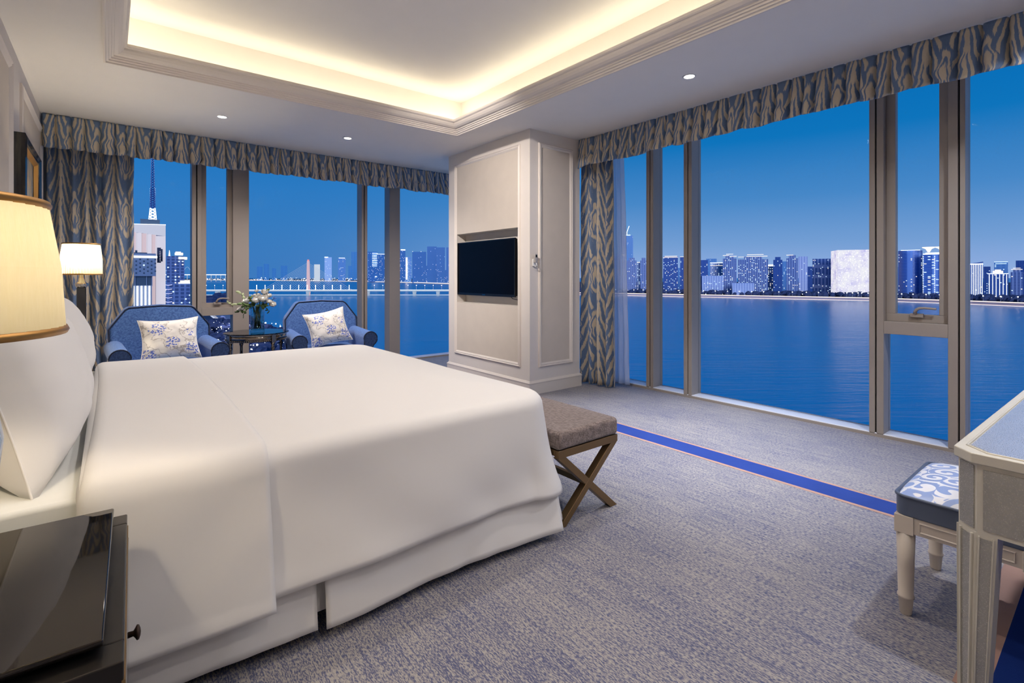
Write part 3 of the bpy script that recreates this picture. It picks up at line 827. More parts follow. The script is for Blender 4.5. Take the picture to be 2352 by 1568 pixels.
# duvet: a rounded plan outline, top surface towards a spine, hanging sides with soft folds
def duvet_mesh(x_head, x_foot, with_foot, topz, drop, offs, hem_y=None, seed=0.0, head_round=False, flare=.035):
    y0, y1 = BY0 - offs, BY1 + offs; rc = .16; pts = []
    x1 = x_foot
    # outline (near head -> foot -> far head): (x,y,nx,ny,corner)
    n1 = max(12, int((x1 - x_head) / .03))
    if with_foot:
        for i in range(n1): pts.append((x_head + (x1 - rc - x_head) * i / n1, y0, 0, -1, 0))
        for i in range(17):
            a_ = -math.pi / 2 + (math.pi / 2) * i / 16
            cw = math.sin(math.pi * i / 16)
            pts.append((x1 - rc + rc * math.cos(a_), y0 + rc + rc * math.sin(a_), math.cos(a_), math.sin(a_), cw))
        nf = 60
        for i in range(1, nf): pts.append((x1, y0 + rc + (y1 - y0 - 2 * rc) * i / nf, 1, 0, 0))
        for i in range(17):
            a_ = (math.pi / 2) * i / 16
            pts.append((x1 - rc + rc * math.cos(a_), y1 - rc + rc * math.sin(a_), math.cos(a_), math.sin(a_), math.sin(math.pi * i / 16)))
        for i in range(1, n1 + 1): pts.append((x1 - rc - (x1 - rc - x_head) * i / n1, y1, 0, 1, 0))
    yc = (y0 + y1) / 2
    mb = MB(); rings = []
    tops = [0, .12, .25, .4, .55, .68, .78, .86, .92, .96]
    hang = [0, .06, .13, .2, .28, .36, .44, .52, .6, .68, .76, .84, .9, .95, 1.0]
    rr = .055
    for k, (x_, y_, nx, ny, cw) in enumerate(pts):
        col = []
        cx_ = min(x_, x1 - (y1 - y0) / 2 * .55); cy_ = yc
        ix, iy = x_ - nx * rr, y_ - ny * rr
        for t_ in tops:
            px_ = cx_ + (ix - cx_) * t_; py_ = cy_ + (iy - cy_) * t_
            zz = topz + .030 * (1 - t_ ** 2) + .006 * nz(px_ * 2.2, py_ * 2.2, seed)
            if head_round: zz -= 0
            col.append((px_, py_, zz))
        # rounded shoulder
        for q in range(0, 6):
            a_ = math.pi / 2 * q / 5
            col.append((ix + nx * rr * math.sin(a_), iy + ny * rr * math.sin(a_), topz - rr + rr * math.cos(a_) + .006 * nz(ix * 2.2, iy * 2.2, seed) * (1 - q / 5)))
        sarc = k * .03
        for t_ in hang[1:]:
            rip = (.010 * math.sin(sarc * 5.1 + 2.0 * t_ + seed) + .020 * nz(sarc * 1.6 + t_ * .9, t_ * 1.3, seed + 5) + .014 * nz(sarc * 4.5 - t_ * 1.6, t_ * .8, seed + 2)) * t_
            out = flare * t_ + rip + cw * .04 * t_
            dz = drop * (1 + cw * .03) + .006 * nz(sarc * 2, 0, seed)
            if t_ > .89: out += .003
            col.append((x_ + nx * out, y_ + ny * out, topz - rr - (dz - rr) * t_))
        rings.append(col)
    m_ = len(rings[0])
    for col in rings: mb.v += col
    for k in range(len(rings) - 1):
        for j in range(m_ - 1):
            a_ = k * m_ + j; mb.f.append((a_, a_ + 1, a_ + m_ + 1, a_ + m_))
    return mb
duvet = obj('duvet', duvet_mesh(-.06, BX1, True, .655, .44, 0.0, seed=1.3), M['white_linen'], bed, smooth=True, solid=.012, weld=True)
# turned-down fold: a second layer lying over the head end of the duvet
def fold_fn(u, v):
    y0, y1 = BY0 - .014, BY1 + .014; W = y1 - y0; L = .46; rr = .06; s_ = v * (2 * L + W) - L
    x0 = -.075 + .03 * math.sin(v * math.pi); x1 = .385
    x_ = x0 + (x1 - x0) * u
    hangd = max(0, -s_, s_ - W); t_ = hangd / L
    sg = -1 if s_ < W / 2 else 1
    yb_ = y0 if sg < 0 else y1
    if hangd > 0:
        rip = (.018 * nz(x_ * 5 + t_ * 2, t_ * 1.5, 7.7) + .010 * math.sin(x_ * 14 + t_ * 3)) * t_
        y_ = yb_ + sg * (.035 * t_ + rip + (.003 if t_ > .92 else 0)); z_ = .612 - hangd * .93
    else:
        e = min(s_, W - s_); y_ = y0 + s_
        z_ = .672 - (rr * (1 - math.sqrt(max(0, 1 - (1 - min(1, e / rr)) ** 2)))) + .030 * (1 - (abs(s_ - W / 2) / (W / 2)) ** 2)
        z_ += .006 * nz(x_ * 2.2, y_ * 2.2, 1.3)
    # rounded roll at the head edge of the fold
    k = min(1, u / .09)
    if hangd <= 0: z_ -= .035 * (1 - math.sqrt(max(0, 1 - (1 - k) ** 2)))
    else: y_ -= sg * .012 * (1 - k)
    if hangd > 0: x_ += .012 * t_ * (u - .2)
    return (x_, y_, z_)
fo = obj('duvet_fold', MB().grid(fold_fn, 30, 200), M['white_linen'], bed, smooth=True, solid=.012)
# stitched hems
def hem_line(fn_, n, z_, mat_, parent):
    pass
# bed skirt
def skirt_panel(p0, p1, nrm, flare0, flare1, seed):
    def fn(u, v):
        x_ = p0[0] + (p1[0] - p0[0]) * u; y_ = p0[1] + (p1[1] - p0[1]) * u
        L = math.hypot(p1[0] - p0[0], p1[1] - p0[1])
        fl = (flare0 * (1 - u) ** 3 + flare1 * u ** 3 + .012 + .018 * nz(u * L * 3.2, v, seed) + .008 * nz(u * L * 9, v, seed)) * v
        return (x_ + nrm[0] * fl, y_ + nrm[1] * fl, .31 - .268 * v + .010 * nz(u * L * 2.1, 0, seed + 4) * v)
    return MB().grid(fn, 60, 12)
sk = [((BX0, BY0 + .02), (.535, BY0 + .02), (0, -1), 0, .02), ((.558, BY0 + .015), (BX1 - .005, BY0 + .015), (0, -1), .035, .075),
      ((BX1 - .005, BY0 + .02), (BX1 - .005, BY1 - .02), (1, 0), .06, .03), ((BX1 - .02, BY1 - .02), (BX0, BY1 - .02), (0, 1), .02, 0)]
for i, (p0, p1, nr, f0, f1) in enumerate(sk):
    obj('bed_skirt', skirt_panel(p0, p1, nr, f0, f1, i * 3.3), M['white_linen'], bed, smooth=True, solid=.004)
obj('skirt_gusset', MB().box(.50, .60, BY0 + .035, BY0 + .04, .07, .31), M['white_linen'], bed)

# pillows
def pillow_mesh(wd, ht, th, ears=.03, seed=0.0, n=28, wr=.008):
    mb = MB(); mb.uv = []
    for side in (1, -1):
        def fn(u, v, side=side):
            a_, b_ = u * 2 - 1, v * 2 - 1
            prof = (max(0, 1 - abs(a_) ** 2.6) ** .5) * (max(0, 1 - abs(b_) ** 2.6) ** .5)
            pin = 1 - .10 * (1 - a_ * a_) * b_ * b_ ; pin2 = 1 - .10 * (1 - b_ * b_) * a_ * a_
            e_ = 1 + ears * (abs(a_) * abs(b_)) ** 3
            wrk = wr * (nz(a_ * 3 + seed, b_ * 3, side) + .5 * nz(a_ * 7, b_ * 6 + seed, side)) * min(1, prof * 3)
            return (a_ * wd / 2 * pin2 * e_, b_ * ht / 2 * pin * e_, side * (th / 2 * prof) + wrk)
        mb.grid(fn, n, n, lambda u, v: (u, v))
    return mb
def place_pillow(name, label, cat, wd, ht, th, loc, face, lean, roll, mat, seed, parts=True, group=None):
    """face: yaw of the pillow's front normal; lean back angle; roll in its own plane"""
    R_ = Matrix.Rotation(face, 3, 'Z') @ Matrix.Rotation(math.pi / 2 - lean, 3, 'X') @ Matrix.Rotation(roll, 3, 'Z')
    t_ = thing(name, label, cat, loc, 0, group); t_.rotation_euler = R_.to_euler()
    obj('cover', pillow_mesh(wd, ht, th, seed=seed), mat, t_, smooth=True)
    n_ = 28; pts = []
    for k in range(4 * n_):
        s_, e = divmod(k, n_); e = e / n_ * 2 - 1
        a_, b_ = ((e, -1), (1, e), (-e, 1), (-1, -e))[s_]
        pin = 1 - .10 * (1 - a_ * a_) * b_ * b_; pin2 = 1 - .10 * (1 - b_ * b_) * a_ * a_; ee = 1 + .03 * (abs(a_) * abs(b_)) ** 3
        pts.append((a_ * wd / 2 * pin2 * ee, b_ * ht / 2 * pin * ee, 0))
    obj('piping', MB().tube(pts, .004 if parts else .003, 6, closed=True), mat if not parts else M['white_linen'], t_, smooth=True)
    return t_
# bed pillows: the front normal looks along +x (face = +90 deg turns local -y normal)
place_pillow('bed_pillow', 'plump white bed pillow standing behind the table lamp, nearest the camera', 'pillow', 1.04, .53, .33, (-.225, 2.30, .878), math.radians(90), math.radians(16), 0, M['white_linen'], 2.0, False)
place_pillow('bed_pillow', 'plump white bed pillow standing on the far half of the bed', 'pillow', 1.00, .52, .32, (-.23, 3.40, .872), math.radians(90), math.radians(16), 0, M['white_linen'], 5.0, False)

# ------------------------------------------------------------------ nightstand
t = thing('nightstand', 'black lacquer nightstand with dark mirrored glass top and bronze edging', 'nightstand', (0, 0, 0), math.radians(-1.7))
NX0, NX1, NY0, NY1, NZ = XL + .025, -.011, .99, 1.60, .60
obj('body', MB().box(NX0, NX1 - .012, NY0 + .005, NY1 - .005, .12, NZ - .035), M['black_gloss'], t, bevel=.004)
mb = MB(); mb.box(NX0, NX1, NY0, NY0 + .06, NZ - .035, NZ); mb.box(NX0, NX1, NY1 - .06, NY1, NZ - .035, NZ); mb.box(NX1 - .05, NX1, NY0 + .06, NY1 - .06, NZ - .035, NZ); mb.box(NX0, NX0 + .03, NY0 + .06, NY1 - .06, NZ - .035, NZ)
obj('top_frame', mb, pmat('gunmetal_frame', lin(44, 41, 39), .3, metal=.6), t, bevel=.003)
obj('well', MB().box(NX0 + .03, NX1 - .05, NY0 + .06, NY1 - .06, NZ - .035, NZ - .02), M['black_gloss'], t)
obj('glass_top', MB().box(NX0 + .005, NX1 - .026, NY0 + .035, NY1 - .004, NZ + .012, NZ + .024), M['dark_mirror'], t, bevel=.004)
for y_ in (NY0 + .1, NY1 - .1): obj('spacer', MB().lathe([(0, NZ), (.008, NZ), (.008, NZ + .012), (0, NZ + .012)], 10, (NX0 + NX1) / 2, y_), M['chrome'], t)
obj('edge_band', MB().box(NX1 - .003, NX1 + .002, NY0, NY1, .13, NZ - .03), M['bronze'], t)
for z0, z1 in ((.145, .55),):
    d_ = obj('drawer_front', MB().box(NX1 - .012, NX1 + .003, NY0 + .02, NY1 - .02, z0, z1), M['black_gloss'], t, bevel=.003)
    for y_ in (NY0 + .10, NY1 - .10):
        obj('knob', MB().lathe([(0, .002), (.007, .002), (.006, .012), (.010, .015), (.017, .019), (.016, .023), (.008, .026), (0, .027)], 16).xform(lambda p: (NX1 + p[2], y_ + p[0], (z0 + z1) / 2 + p[1])), M['darkknob'], d_, smooth=True)
for x_ in (NX0 + .03, NX1 - .04):
    for y_ in (NY0 + .03, NY1 - .03): obj('leg', MB().box(x_ - .018, x_ + .018, y_ - .018, y_ + .018, 0, .12), M['black_gloss'], t, bevel=.002)

# ------------------------------------------------------------------ bench
t = thing('bed_bench', 'taupe upholstered bench on crossed bronze legs at the foot of the bed', 'bench', (1.875, 1.70, 0))
BW, BL = .22, 1.60       # half width, length
def bench_seat(u, v):
    pass
obj('cushion', MB().box(-BW, BW, 0.0, BL, .372, .462), M['bench_cloth'], t, bevel=.022, seg=4)
mb = MB(); rz0, rz1 = .335, .372
mb.box(-BW + .004, BW - .004, .004, .034, rz0, rz1); obj('end_rail', mb, M['bronze'], t, bevel=.002)
obj('end_rail', MB().box(-BW + .004, BW - .004, BL - .034, BL - .004, rz0, rz1), M['bronze'], t, bevel=.002)
for x_ in (-BW + .004, BW - .034): obj('side_rail', MB().box(x_, x_ + .03, .034, BL - .034, rz0 + .008, rz1), M['bronze'], t, bevel=.002)
def xbar(x0, x1, y0, y1):
    hw = .026
    return MB().prism([(x0 - hw, 0), (x0 + hw, 0), (x1 + hw, rz0), (x1 - hw, rz0)], y0, y1, 'y')
for y_, s_ in ((.006, 1), (BL - .046, -1)):
    obj('cross_leg', xbar(-BW + .03, BW - .03, y_, y_ + .04), M['bronze'], t, bevel=.002)
    obj('cross_leg', xbar(BW - .03, -BW + .03, y_ + .0008, y_ + .0392), M['bronze'], t, bevel=.002)
obj('stretcher', MB().box(-.012, .012, .04, BL - .04, rz0 / 2 - .014, rz0 / 2 + .014), M['bronze'], t)
# ------------------------------------------------------------------ armchairs
def make_armchair(label, loc, rotz):
    t_ = thing('armchair', label, 'armchair', loc, rotz, 'blue armchairs by the bridge window')
    obj('base', MB().box(-.30, .30, -.37, .36, .10, .33), M['denim'], t_, bevel=.02, seg=3)
    sc_ = obj('seat_cushion', MB().box(-.285, .285, -.415, .20, .325, .455), M['denim'], t_, bevel=.045, seg=5)
    # back: octagonal outline leaning backwards
    out = [(-.385, .42), (.385, .42), (.395, .735), (.375, .765), (.275, .905), (.245, .925), (0, .938), (-.245, .925), (-.275, .905), (-.375, .765), (-.395, .735)]
    mb = MB().prism(out, .20, .37, 'y')
    mb.xform(lambda p: (p[0], p[1] + (p[2] - .42) * .18, p[2]))
    bk = obj('backrest', mb, M['denim'], t_, bevel=.035, seg=4)
    pts = [(x_ * .985, .196 + (z_ - .42) * .18 + .006, .42 + (z_ - .42) * .985) for x_, z_ in out[1:] + out[:1]]
    dense = []
    for a_, b_ in zip(pts[:-1], pts[1:]):
        for k in range(6): dense.append(tuple(a_[i] + (b_[i] - a_[i]) * k / 6 for i in range(3)))
    obj('piping', MB().tube(dense + [pts[-1]], .006, 6), M['pipe_navy'], bk, smooth=True)
    for sg in (-1, 1):
        prof = [(.285, .10), (.285, .50)]
        for k in range(15):
            a_ = math.radians(175 - 235 * k / 14)
            prof.append((.352 + .072 * math.cos(a_), .545 + .075 * math.sin(a_)))
        prof += [(.375, .455), (.372, .10)]
        P_ = [(sg * x_, z_) for x_, z_ in prof]
        mb = MB().prism(P_, -.40, .30, 'y')
        mb.xform(lambda p: (p[0] * (1.0 - .0 * p[1]), p[1], p[2] + (.02 if p[2] > .4 else 0) * (p[1] + .4)))
        ar = obj('arm', mb, M['denim'], t_, bevel=.012, seg=3)
        obj('arm_facing', MB().prism([(x_ * .985 + sg * .004, .10 + (z_ - .10) * .985) for x_, z_ in P_], -.404, -.398, 'y'), M['denim_dark'], ar)
        ln = [(x_, -.402, z_) for x_, z_ in P_]
        obj('piping', MB().tube(ln, .0055, 6), M['pipe_navy'], ar, smooth=True)
    for x_ in (-.26, .26):
        for y_ in (-.32, .32): obj('leg', MB().lathe([(0, 0), (.016, 0), (.022, .10), (0, .10)], 12, x_, y_), M['black_gloss'], t_, smooth=True)
    return t_
M['denim_dark'] = weave_mat('blue_chenille_dark', lin(40, 62, 108), lin(62, 90, 142), 260)  # darker chenille for the arm fronts
make_armchair('blue upholstered club armchair next to the ikat drape, left of the small table', (.40, 5.46, 0), math.radians(3))
make_armchair('blue upholstered club armchair right of the small table, in front of the bridge', (1.86, 5.52, 0), math.radians(-6))
place_pillow('throw_cushion', 'cream cushion with blue flower print leaning in the armchair next to the drape', 'cushion', .44, .38, .15, (.425, 5.38, .645), 0, math.radians(22), math.radians(2), M['floral'], 9.0, True)
place_pillow('throw_cushion', 'cream cushion with blue flower print tilted in the armchair in front of the bridge', 'cushion', .42, .38, .15, (1.845, 5.46, .655), math.radians(-8), math.radians(22), math.radians(11), M['floral'], 14.0, True)

# ------------------------------------------------------------------ occasional table
TXc, TYc, TZ = 1.135, 5.42, .662
t = thing('side_table', 'round smoked glass side table with slim nickel legs between the armchairs', 'table', (TXc, TYc, 0))
obj('glass_top', MB().lathe([(0, TZ - .012), (.288, TZ - .012), (.292, TZ - .006), (.288, TZ), (0, TZ)], 56), M['table_glass'], t, smooth=False, bevel=.001)
obj('apron', MB().lathe([(.262, TZ - .078), (.270, TZ - .078), (.270, TZ - .014), (.250, TZ - .014), (.250, TZ - .078), (.262, TZ - .078)], 48), M['smoke_chrome'], t, smooth=True)
for k in range(72):
    pass
mb = MB()
for k in range(90):
    th = 2 * math.pi * k / 90; mb.ball((.272 * math.cos(th), .272 * math.sin(th), TZ - .068), .0055, 5, 4)
bd = obj('beading', mb, M['chrome'], t, smooth=True); bd['kind'] = 'stuff'
obj('rim', MB().lathe([(.268, TZ - .020), (.276, TZ - .020), (.276, TZ - .012), (.268, TZ - .012)], 48), M['chrome'], t, smooth=True)
for k in range(4):
    th = math.radians(20 + 90 * k); cx_, cy_ = .262 * math.cos(th), .262 * math.sin(th)
    obj('leg', MB().lathe([(0, 0), (.010, 0), (.014, .02), (.010, .05), (.014, .10), (.014, .40), (.018, .41), (.018, .425), (.013, .43), (.013, .50), (.018, .515), (.02, .52), (.018, .53), (.013, .545), (.02, .575), (0, .58)], 14, cx_, cy_), M['smoke_chrome'], t, smooth=True)
    obj('corner_block', MB().box(-.02, .02, -.02, .02, .572, TZ - .004).xform(lambda p: (cx_ + p[0] * math.cos(th) - p[1] * math.sin(th), cy_ + p[0] * math.sin(th) + p[1] * math.cos(th), p[2])), M['smoke_chrome'], t, bevel=.003)
obj('stretcher', MB().box(-.25, .25, -.008, .008, .12, .136).xform(lambda p: (p[0] * math.cos(.35) - p[1] * math.sin(.35), p[0] * math.sin(.35) + p[1] * math.cos(.35), p[2])), M['smoke_chrome'], t)

# ------------------------------------------------------------------ vase and flowers
VX, VY, VZ = TXc + .01, TYc + .01, TZ + .0005
t = thing('glass_vase', 'clear straight glass vase of cut stems on the side table', 'vase', (VX, VY, VZ))
obj('glass', MB().lathe([(0, 0), (.062, 0), (.063, .25), (.060, .25), (.058, .015), (0, .015)], 32), M['vase_glass'], t, smooth=True)
def water_mat():
    m, nt, p = newmat('vase_water'); out = m.node_tree.nodes['Material Output']
    tr = nt.new('ShaderNodeBsdfTransparent'); tr.inputs[0].default_value = (.80, .88, .86, 1)
    nt.l.new(tr.outputs[0], out.inputs['Surface']); m.node_tree.nodes.remove(p); return m
obj('water', MB().lathe([(0, .016), (.057, .016), (.057, .15), (0, .15)], 24), water_mat(), t, smooth=False)
DV = 4.95
def fl(px_, py_, dep=0.0):
    """flower head position from its image pixel position, plus metres towards the back"""
    r_ = (px_ - 588) / 1148 * DV; z_ = CAMH + (HY - py_) * DV / 1148
    return Vector((VX + r_ * C + dep * S, VY - r_ * S + dep * C, z_))
def petal_patch(mb, c, ax, r, th, tilt, wd):
    up = ax.normalized(); a_ = up.cross(Vector((.3, .9, .1))).normalized(); b_ = up.cross(a_)
    dir_ = a_ * math.cos(th) + b_ * math.sin(th); sd = up.cross(dir_)
    def fn(u, v):
        w_ = (u - .5) * 2
        reach = r * math.sin(v * 1.5 * tilt) ; hgt = r * (-.6 + 1.5 * v * (1 - .25 * tilt * v))
        return c + dir_ * (reach + .12 * r - .35 * r * w_ * w_ * v) + sd * (w_ * wd * r * math.sin(math.pi * (.15 + .7 * v))) + up * hgt
    mb.grid(fn, 4, 4)
def rose(i, px_, py_, r, dep, label, mat='petal', grp='white roses in the vase'):
    c = fl(px_, py_, dep); base = Vector((VX, VY, VZ + .03)) + Vector((random.uniform(-.03, .03), random.uniform(-.03, .03), 0))
    neck = Vector((VX, VY, VZ + .24)) + (c - Vector((VX, VY, VZ + .24))) * .12
    neck.x = VX + max(-.045, min(.045, neck.x - VX)); neck.y = VY + max(-.045, min(.045, neck.y - VY))
    t_ = thing('white_rose' if mat == 'petal' else 'blue_blossom', label, 'flower', tuple(c), 0, grp)
    ax = (c - neck).normalized() * .5 + Vector((0, 0, .7)) + Vector((-S, -C, 0)) * .45
    mb = MB(); mb.ball((0, 0, 0), r * .55, 8, 6)
    for L, (n_, tl, wd_, rr_) in enumerate(((4, .45, .75, .8), (5, .75, .8, .95), (6, 1.05, .85, 1.1))):
        for k in range(n_): petal_patch(mb, Vector((0, 0, 0)), ax, r * rr_, 2 * math.pi * k / n_ + L * .6 + i, tl, wd_)
    obj('bloom', mb, M[mat], t_, smooth=True)
    sp_ = [base - c, neck - c, (neck - c) * .45 + Vector((0, 0, -.01)), Vector((0, 0, 0))]
    obj('stem', MB().tube([tuple(q) for q in sp_], .0028, 6), M['stem'], t_, smooth=True)
ROSES = [(568, 690, .036, -.03, 'white rose at the left of the bouquet, above the leaves'), (584, 680, .034, .02, 'white rose high in the middle of the bouquet'),
         (592, 689, .036, -.05, 'large white rose at the front centre of the bouquet'), (605, 686, .038, -.04, 'large white rose at the front right of the bouquet'),
         (601, 672, .030, .03, 'white rose behind the large ones at the upper right'), (611, 679, .026, .02, 'small white rose at the right shoulder of the bouquet'),
         (622, 699, .030, .0, 'white rose lowest at the right edge of the bouquet'), (598, 668, .020, .04, 'white rosebud at the top right of the bouquet'),
         (586, 668, .018, .0, 'white rosebud at the very top of the bouquet'), (553, 708, .020, -.05, 'small white bud low on the left of the bouquet'),
         (562, 707, .018, -.06, 'small white bud beside the lowest left bud'), (617, 692, .022, -.03, 'small white rose between the right hand roses')]
for i, (a_, b_, r_, d_, lb) in enumerate(ROSES): rose(i, a_, b_, r_, d_, lb)
for i, (a_, b_, d_, lb) in enumerate(((611, 694, -.05, 'pale blue blossom low at the front right of the bouquet'), (579, 695, -.06, 'pale blue blossom near the middle of the bouquet'), (627, 685, .0, 'pale blue sprig sticking out at the right of the bouquet'))):
    rose(i + 20, a_, b_, .012, d_, lb, 'petal_blue', 'blue blossoms in the vase')
def sprig(label, tips, mat, leaf_l, grp):
    base = Vector((VX + random.uniform(-.03, .03), VY + random.uniform(-.03, .03), VZ + .03))
    t_ = thing('leaf_sprig', label, 'foliage', tuple(base), 0, grp)
    end = fl(*tips[-1]); neck = Vector((VX, VY, VZ + .245)); neck += (Vector((end.x, end.y, neck.z)) - neck).normalized() * .04
    path = [Vector((0, 0, 0)), neck - base] + [fl(*q) - base for q in tips]
    obj('stem', MB().tube([tuple(q) for q in path], .002, 5), M['stem'], t_, smooth=True)
    rnd = random.Random(label)
    segs = path[1:]
    for k in range(len(segs) - 1):
        for q in range(3):
            p_ = segs[k].lerp(segs[k + 1], (q + 1) / 3)
            dr = Vector((rnd.uniform(-1, 1), rnd.uniform(-1, 1), rnd.uniform(-.5, .9))).normalized()
            dr = (dr + (segs[k + 1] - segs[k]).normalized() * .8).normalized()
            sd = dr.cross(Vector((rnd.uniform(-.5, .5), rnd.uniform(-1, -.2), rnd.uniform(.1, .6)))).normalized(); nn = dr.cross(sd); ll = leaf_l * rnd.uniform(.75, 1.2)
            mb = MB().grid(lambda u, v: p_ + dr * (v * ll) + sd * ((u - .5) * ll * .62 * math.sin(math.pi * min(1, .08 + .92 * v)) ** .8) + nn * (.12 * ll * (4 * (u - .5) ** 2) + .15 * ll * v * v), 4, 6)
            obj('leaf', mb, M[mat], t_, smooth=True)
SPR = [('pale eucalyptus sprig reaching furthest left out of the bouquet', [(560, 700, -.02), (540, 697, -.02), (526, 696, -.02)], 'leaf_pale', .042),
       ('pale eucalyptus sprig rising at the upper left of the bouquet', [(566, 690, .0), (556, 682, .0), (549, 672, .0)], 'leaf_pale', .042),
       ('dark leafy sprig drooping low on the left of the bouquet', [(565, 705, -.05), (553, 711, -.05), (545, 714, -.05)], 'leaf', .045),
       ('dark leafy sprig hanging over the front of the vase rim', [(580, 702, -.07), (572, 712, -.08), (566, 720, -.08)], 'leaf', .042),
       ('green leafy sprig at the heart of the bouquet', [(586, 700, -.03), (582, 692, -.05), (578, 685, -.05)], 'leaf', .045),
       ('green leafy sprig drooping at the right of the bouquet', [(602, 702, -.03), (612, 708, -.03), (618, 714, -.02)], 'leaf', .042),
       ('green leafy sprig under the right hand roses', [(598, 700, -.06), (605, 702, -.06), (613, 700, -.05)], 'leaf', .040),
       ('green leafy sprig standing up behind the roses', [(596, 690, .05), (600, 678, .05), (603, 667, .05)], 'leaf', .040),
       ('green leafy sprig filling the left front of the bouquet', [(574, 702, -.06), (568, 698, -.07), (562, 696, -.06)], 'leaf', .045)]
for lb, tips, mt, ll in SPR: sprig(lb, tips, mt, ll, 'leafy sprigs in the vase')

# ------------------------------------------------------------------ television and wall handset
t = thing('television', 'flat black television hanging in the pillar niche', 'television', (3.345, 4.655, .985))
TW, TH = 1.125, .632
obj('screen', MB().box(-.002, .004, -TW / 2 + .012, TW / 2 - .012, .026, TH - .012), M['tv_screen'], t)
mb = MB(); mb.box(-.006, .012, -TW / 2, TW / 2, 0, .026); mb.box(-.006, .012, -TW / 2, TW / 2, TH - .012, TH); mb.box(-.006, .012, -TW / 2, -TW / 2 + .012, .026, TH - .012); mb.box(-.006, .012, TW / 2 - .012, TW / 2, .026, TH - .012)
obj('bezel', mb, M['tv_bezel'], t)
obj('casing', MB().box(.004, .04, -TW / 2 + .004, TW / 2 - .004, .01, TH - .004), M['tv_bezel'], t, bevel=.01)
obj('wall_bracket', MB().box(.04, .115, -.22, .22, .16, .46), M['tv_bezel'], t)
obj('maker_mark', MB().box(-.0068, -.006, -.028, .028, .009, .016), M['chrome'], t)
obj('power_cable', MB().tube([(.05, -TW / 2 - .01, .42), (.06, -TW / 2 - .03, .3), (.05, -TW / 2 - .03, .12), (.04, -TW / 2 - .02, .02), (.05, -TW / 2 + .02, -.03), (.06, -TW / 2 + .12, -.02), (.06, -TW / 2 + .2, .05)], .004, 6), M['tv_bezel'], t, smooth=True)
t = thing('wall_handset', 'small white handset in a cradle on the side of the pillar', 'handset', (3.38, PY0, 1.365))
obj('cradle', MB().box(-.022, .022, -.018, -.001, -.055, .02), M['white_plastic'], t, bevel=.006)
obj('handset', MB().prism([(-.016, -.02), (.016, -.02), (.019, .05), (.014, .07), (-.014, .07), (-.019, .05)], -.045, -.018, 'y'), pmat('grey_plastic', lin(176, 170, 164), .4), t, bevel=.006)
obj('hook', MB().tube([(0, -.02, -.05), (0, -.045, -.06), (0, -.05, -.045), (0, -.045, -.02)], .008, 8), M['white_plastic'], t, smooth=True)
obj('display', MB().box(-.009, .009, -.0465, -.0445, .035, .06), M['tv_screen'], t)

# ------------------------------------------------------------------ stool
SX, SY = 2.435, .345
t = thing('vanity_stool', 'cream vanity stool with scroll pattern seat tucked at the mirrored desk', 'stool', (SX, SY, 0))
HX, HY_ = .245, .19
def rrect(hx, hy, r, n=6):
    pts = []
    for cx_, cy_, a0 in ((hx - r, -hy + r, -90), (hx - r, hy - r, 0), (-hx + r, hy - r, 90), (-hx + r, -hy + r, 180)):
        for k in range(n + 1):
            a_ = math.radians(a0 + 90 * k / n); pts.append((cx_ + r * math.cos(a_), cy_ + r * math.sin(a_)))
    return pts
obj('seat_band', MB().prism(rrect(HX, HY_, .035), .355, .425, 'z'), M['leather_blue'], t, bevel=.006)
obj('piping', MB().tube([(x_, y_, .425) for x_, y_ in rrect(HX, HY_, .035, 8)], .0055, 8, closed=True), M['leather_blue'], t, smooth=True)
def pad_fn(u, v):
    a_, b_ = u * 2 - 1, v * 2 - 1
    h = (max(0, 1 - abs(a_) ** 3) * max(0, 1 - abs(b_) ** 3)) ** .5
    k = .035 / max(abs(a_), abs(b_), .001)
    return (a_ * (HX - .002) * (1 - .03 * (abs(a_ * b_)) ** 4), b_ * (HY_ - .002) * (1 - .04 * (abs(a_ * b_)) ** 4), .422 + .042 * h)
obj('seat_pad', MB().grid(pad_fn, 28, 28), M['damask'], t, smooth=True)
for sx_ in (-1, 1):
    for sy_ in (-1, 1):
        cx_, cy_ = sx_ * (HX - .028), sy_ * (HY_ - .028)
        lg = obj('leg', MB().lathe([(0, 0), (.016, 0), (.018, .004), (.0225, .058), (.0255, .061), (.0255, .067), (.0225, .071), (.025, .18), (.028, .295), (0, .295)], 20, cx_, cy_), M['cream_paint'], t, smooth=True)
        obj('leg_block', MB().box(cx_ - .028, cx_ + .028, cy_ - .028, cy_ + .028, .292, .356), M['cream_paint'], lg, bevel=.002)
for sy_ in (-1, 1):
    a_ = obj('apron', MB().box(-HX + .056, HX - .056, sy_ * (HY_ - .014) - .009, sy_ * (HY_ - .014) + .009, .298, .355), M['cream_paint'], t)
    obj('apron_bead', rect_frame(MB(), 'y', sy_ * (HY_ - .005), -HX + .07, HX - .07, .308, .345, .006, [(0, 0), (.5, .004 * sy_), (1, 0)]), M['cream_paint'], a_)
for sx_ in (-1, 1):
    a_ = obj('apron', MB().box(sx_ * (HX - .014) - .009, sx_ * (HX - .014) + .009, -HY_ + .056, HY_ - .056, .298, .355), M['cream_paint'], t)
    obj('apron_bead', rect_frame(MB(), 'x', sx_ * (HX - .005), -HY_ + .07, HY_ - .07, .308, .345, .006, [(0, 0), (.5, .004 * sx_), (1, 0)]), M['cream_paint'], a_)

